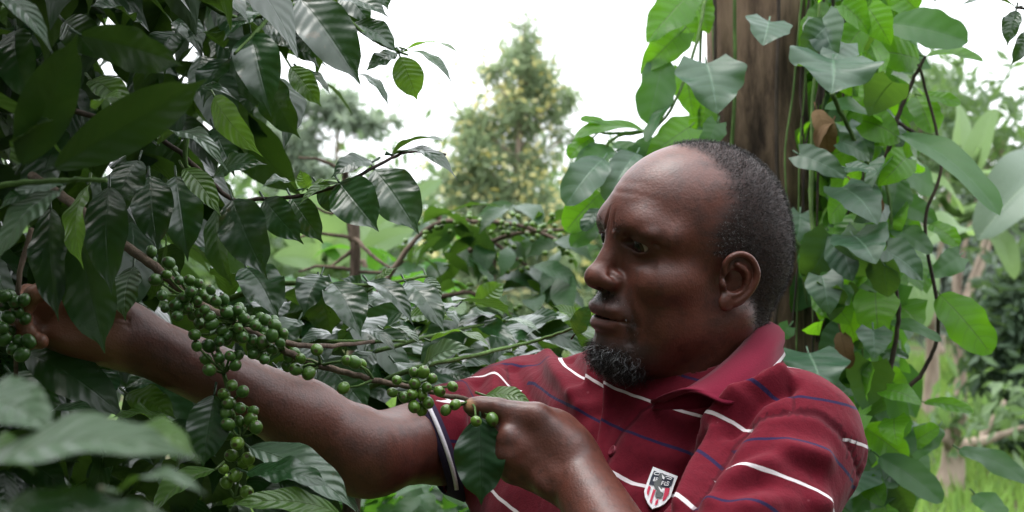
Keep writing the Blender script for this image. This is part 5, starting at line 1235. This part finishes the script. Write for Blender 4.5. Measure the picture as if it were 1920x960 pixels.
far_tree('tree', 'pale distant tree with open airy crown left of centre against the sky', 600, 26, [(560, 190, 50, 0), (610, 215, 60, 0), (660, 225, 50, 0), (700, 240, 36, 0), (570, 260, 60, 0), (500, 250, 70, 0), (640, 180, 30, 0), (745, 220, 18, 0), (530, 310, 60, 0), (600, 330, 70, 0)], PALEG, .26, 2600, .05, ratio=.3)
far_tree('tree', 'haze-tinted pale tree with thin crown far behind the vine at upper right', 1760, 24, [(1760, 160, 34, 0), (1775, 200, 30, 0), (1750, 230, 40, 0), (1790, 260, 34, 0), (1740, 300, 50, 0)], PALEG, .26, 1700, .10)
far_tree('tree', 'broad haze-tinted tree behind the banana plants at right', 1850, 19, [(1850, 400, 80, 0), (1780, 440, 80, 0), (1920, 460, 80, 0), (1700, 480, 90, 0), (1840, 520, 90, 0), (1760, 560, 90, 0), (1930, 560, 80, 0)], PALEB, .24, 7000, .16)
def bare_trunk(px, by, d, wpx, topy, label, fork=False):
    base = at(px, 480, d)*np.array([1, 1, 0]); o = empty('tree', tuple(base)); tag(o, label, 'tree', 'trees')
    t_ = at(px+rng.normal(0, 10), topy, d)
    v, f = trunk_geo([base, (base+t_)/2+np.array([.02, 0, 0]), t_], wpx/F*d/2*1.1, wpx/F*d/2*.7, 14, .07, px); mesh_obj('trunk', v, f, BARKF, o, True, np.zeros((len(v), 2)), {'tone': np.zeros(len(v))})
    mbl = MB(); P = []
    for k in range(4):
        e = t_+np.array([rng.uniform(-.5, .5), rng.uniform(-.3, .3), rng.uniform(1.0, 2.0) if by < 900 else rng.uniform(.1, .3)]); v, f = tube_mesh(smooth_path([t_, (t_+e)/2+rng.normal(0, .04, 3), e], 5), np.linspace(wpx/F*d*.25, .015, 11), 7); mbl.add(v, f); P.append(e+rng.normal(0, .28 if by < 900 else .12, (220 if by < 900 else 40, 3)))
    mbl.build('limb', BARKF, o); vs, q, uv, tn = small_leaves(np.vstack(P), .16, .35); mesh_obj('crown', vs, q, FARGREEN, o, False, uv, {'tone': tn})
bare_trunk(1648, 800, 13, 22, 560, 'slim pale trunk between the vine leaves at lower right')
bare_trunk(1740, 790, 14, 30, 620, 'forked brown trunk in the middle of the lower right background')
bare_trunk(1800, 810, 12.5, 26, 600, 'straight tan trunk right of the forked one at lower right')
bare_trunk(1772, 915, 9.8, 54, 838, 'short thick cut trunk with leafy shoots standing in the grass at lower right')
bsh = empty('bush', tuple(at(1940, 480, 11)*np.array([1, 1, 0]))); tag(bsh, 'dark green bush at the right edge of the meadow', 'bush')
P = []
for x, y, r in [(1930, 540, 60), (1900, 600, 60), (1950, 640, 80), (1880, 660, 50), (1900, 720, 70), (1960, 740, 90), (1940, 800, 70)]:
    c = at(x, y, 11); P.append(c+rng.normal(0, r/F*11*.5, (900, 3)))
vs, q, uv, tn = small_leaves(np.vstack(P), .13, .4); mesh_obj('foliage', vs, q, FARDARK, bsh, False, uv, {'tone': tn})
v, f = tube_mesh([at(1940, 480, 11)*np.array([1, 1, 0]), at(1935, 640, 11)], [.05, .02], 8); mesh_obj('stem', v, f, BARKF, bsh)
# far wood that closes the view below the horizon
P = []
for k in range(60):
    x = rng.uniform(-13, 17); d = rng.uniform(27, 40); c = np.array([x, d, rng.uniform(.4, 2.2)]); P.append(c+rng.normal(0, 1, (420, 3))*np.array([1.0, .8, .8]))
vs, q, uv, tn = small_leaves(np.vstack(P), .42, .4); o = mesh_obj('far_wood', vs, q, FARGREEN, None, False, uv, {'tone': tn}); tag(o, 'pale green far wood closing the view behind the meadow', 'wood', kind='stuff')
# ground
def ground_mat():
    b = NB('ground'); o = b.n('NewGeometry').outputs['Position']; n = b.noise(1.2, 5, .6, o); n2 = b.noise(14, 4, .6, o)
    c = b.mix(b.step(n, .42, .6), (.060, .045, .030), (.055, .105, .022)); c = b.mix(b.math('MULTIPLY', n2, .5), c, (.04, .06, .02))
    p = b.bsdf(c, .95, .1); b.t.links.new(b.bump(n2, .6, .05), p.inputs['Normal']); return b.done(p.outputs[0])
gx = np.linspace(-60, 60, 41); gy = np.linspace(-30, 110, 47); GX, GY = np.meshgrid(gx, gy, indexing='ij'); GZ = np.zeros_like(GX)
gv = np.stack([GX, GY, GZ], -1).reshape(-1, 3); n = len(gy); gq = np.array([[i*n+j, (i+1)*n+j, (i+1)*n+j+1, i*n+j+1] for i in range(len(gx)-1) for j in range(n-1)])
tag(mesh_obj('ground', gv, gq, ground_mat()), kind='structure')
def blades(n, xr, yr, h, w_):
    x = rng.uniform(*xr, n); y = rng.uniform(*yr, n); a = rng.uniform(0, 6.28, n); hh = h*rng.uniform(.5, 1.4, n); ln = rng.uniform(.1, .7, n)*hh
    b0 = np.stack([x, y, 0*x], 1); s = np.stack([np.cos(a), np.sin(a), 0*a], 1)*w_*rng.uniform(.6, 1.4, n)[:, None]; dirn = np.stack([-np.sin(a), np.cos(a), 0*a], 1)*ln[:, None]
    vs = np.stack([b0-s, b0+s, b0+dirn*.4+s*.7+np.stack([0*x, 0*x, hh*.6], 1), b0+dirn+np.stack([0*x, 0*x, hh], 1), b0+dirn*.4-s*.7+np.stack([0*x, 0*x, hh*.6], 1)], 1).reshape(-1, 3)
    o = np.arange(n)[:, None]*5; return vs, np.concatenate([o, o+1, o+2, o+3, o+4], 1), np.repeat(rng.uniform(0, 1, n), 5)
v1, q1, t1 = blades(26000, (-2, 9), (6, 22), .16, .014)
v2, q2, t2 = blades(5000, (-1.2, 1.2), (2.6, 6), .30, .012)
o = mesh_obj('grass', np.vstack([v1, v2]), np.vstack([q1, q2+len(v1)]), GRASSM, None, False, None, {'tone': np.concatenate([t1, t2])}); tag(o, 'bright green meadow grass and weeds under the trees', 'grass', kind='stuff')
# leafy weeds below the arm
P = np.array(pxbox(700, (620, 1000), (880, 1050), (2.6, 3.8))); mb = MB(); filler(mb, P[:420], .09, .45, 'oval', .4, nl=6, nw=4)
o = mb.build('weeds', VINE); tag(o, 'bright green broad leaved weeds below the outstretched arm', 'weeds', kind='stuff')

# unseen leaf screen behind and beside the camera, added to cut front light
P = np.stack([rng.uniform(-5, 5, 15000), rng.uniform(-3.2, -1.3, 15000), rng.uniform(.1, 5.2, 15000)], 1)
P2 = np.vstack([np.stack([rng.uniform(-3.6, -2.2, 3500), rng.uniform(-2, 2.5, 3500), rng.uniform(.1, 3.4, 3500)], 1), np.stack([rng.uniform(2.6, 4.2, 5000), rng.uniform(-2, 1.6, 5000), rng.uniform(.1, 4.0, 5000)], 1)])
vs, q, uv, tn = small_leaves(np.vstack([P, P2]), .22, .5); o = mesh_obj('unseen_leaf_screen', vs, q, FARDARK, None, False, uv, {'tone': tn}); tag(o, 'added unseen screen of dark coffee leaves behind and beside the camera, cutting front light', 'light_blocker', kind='stuff')
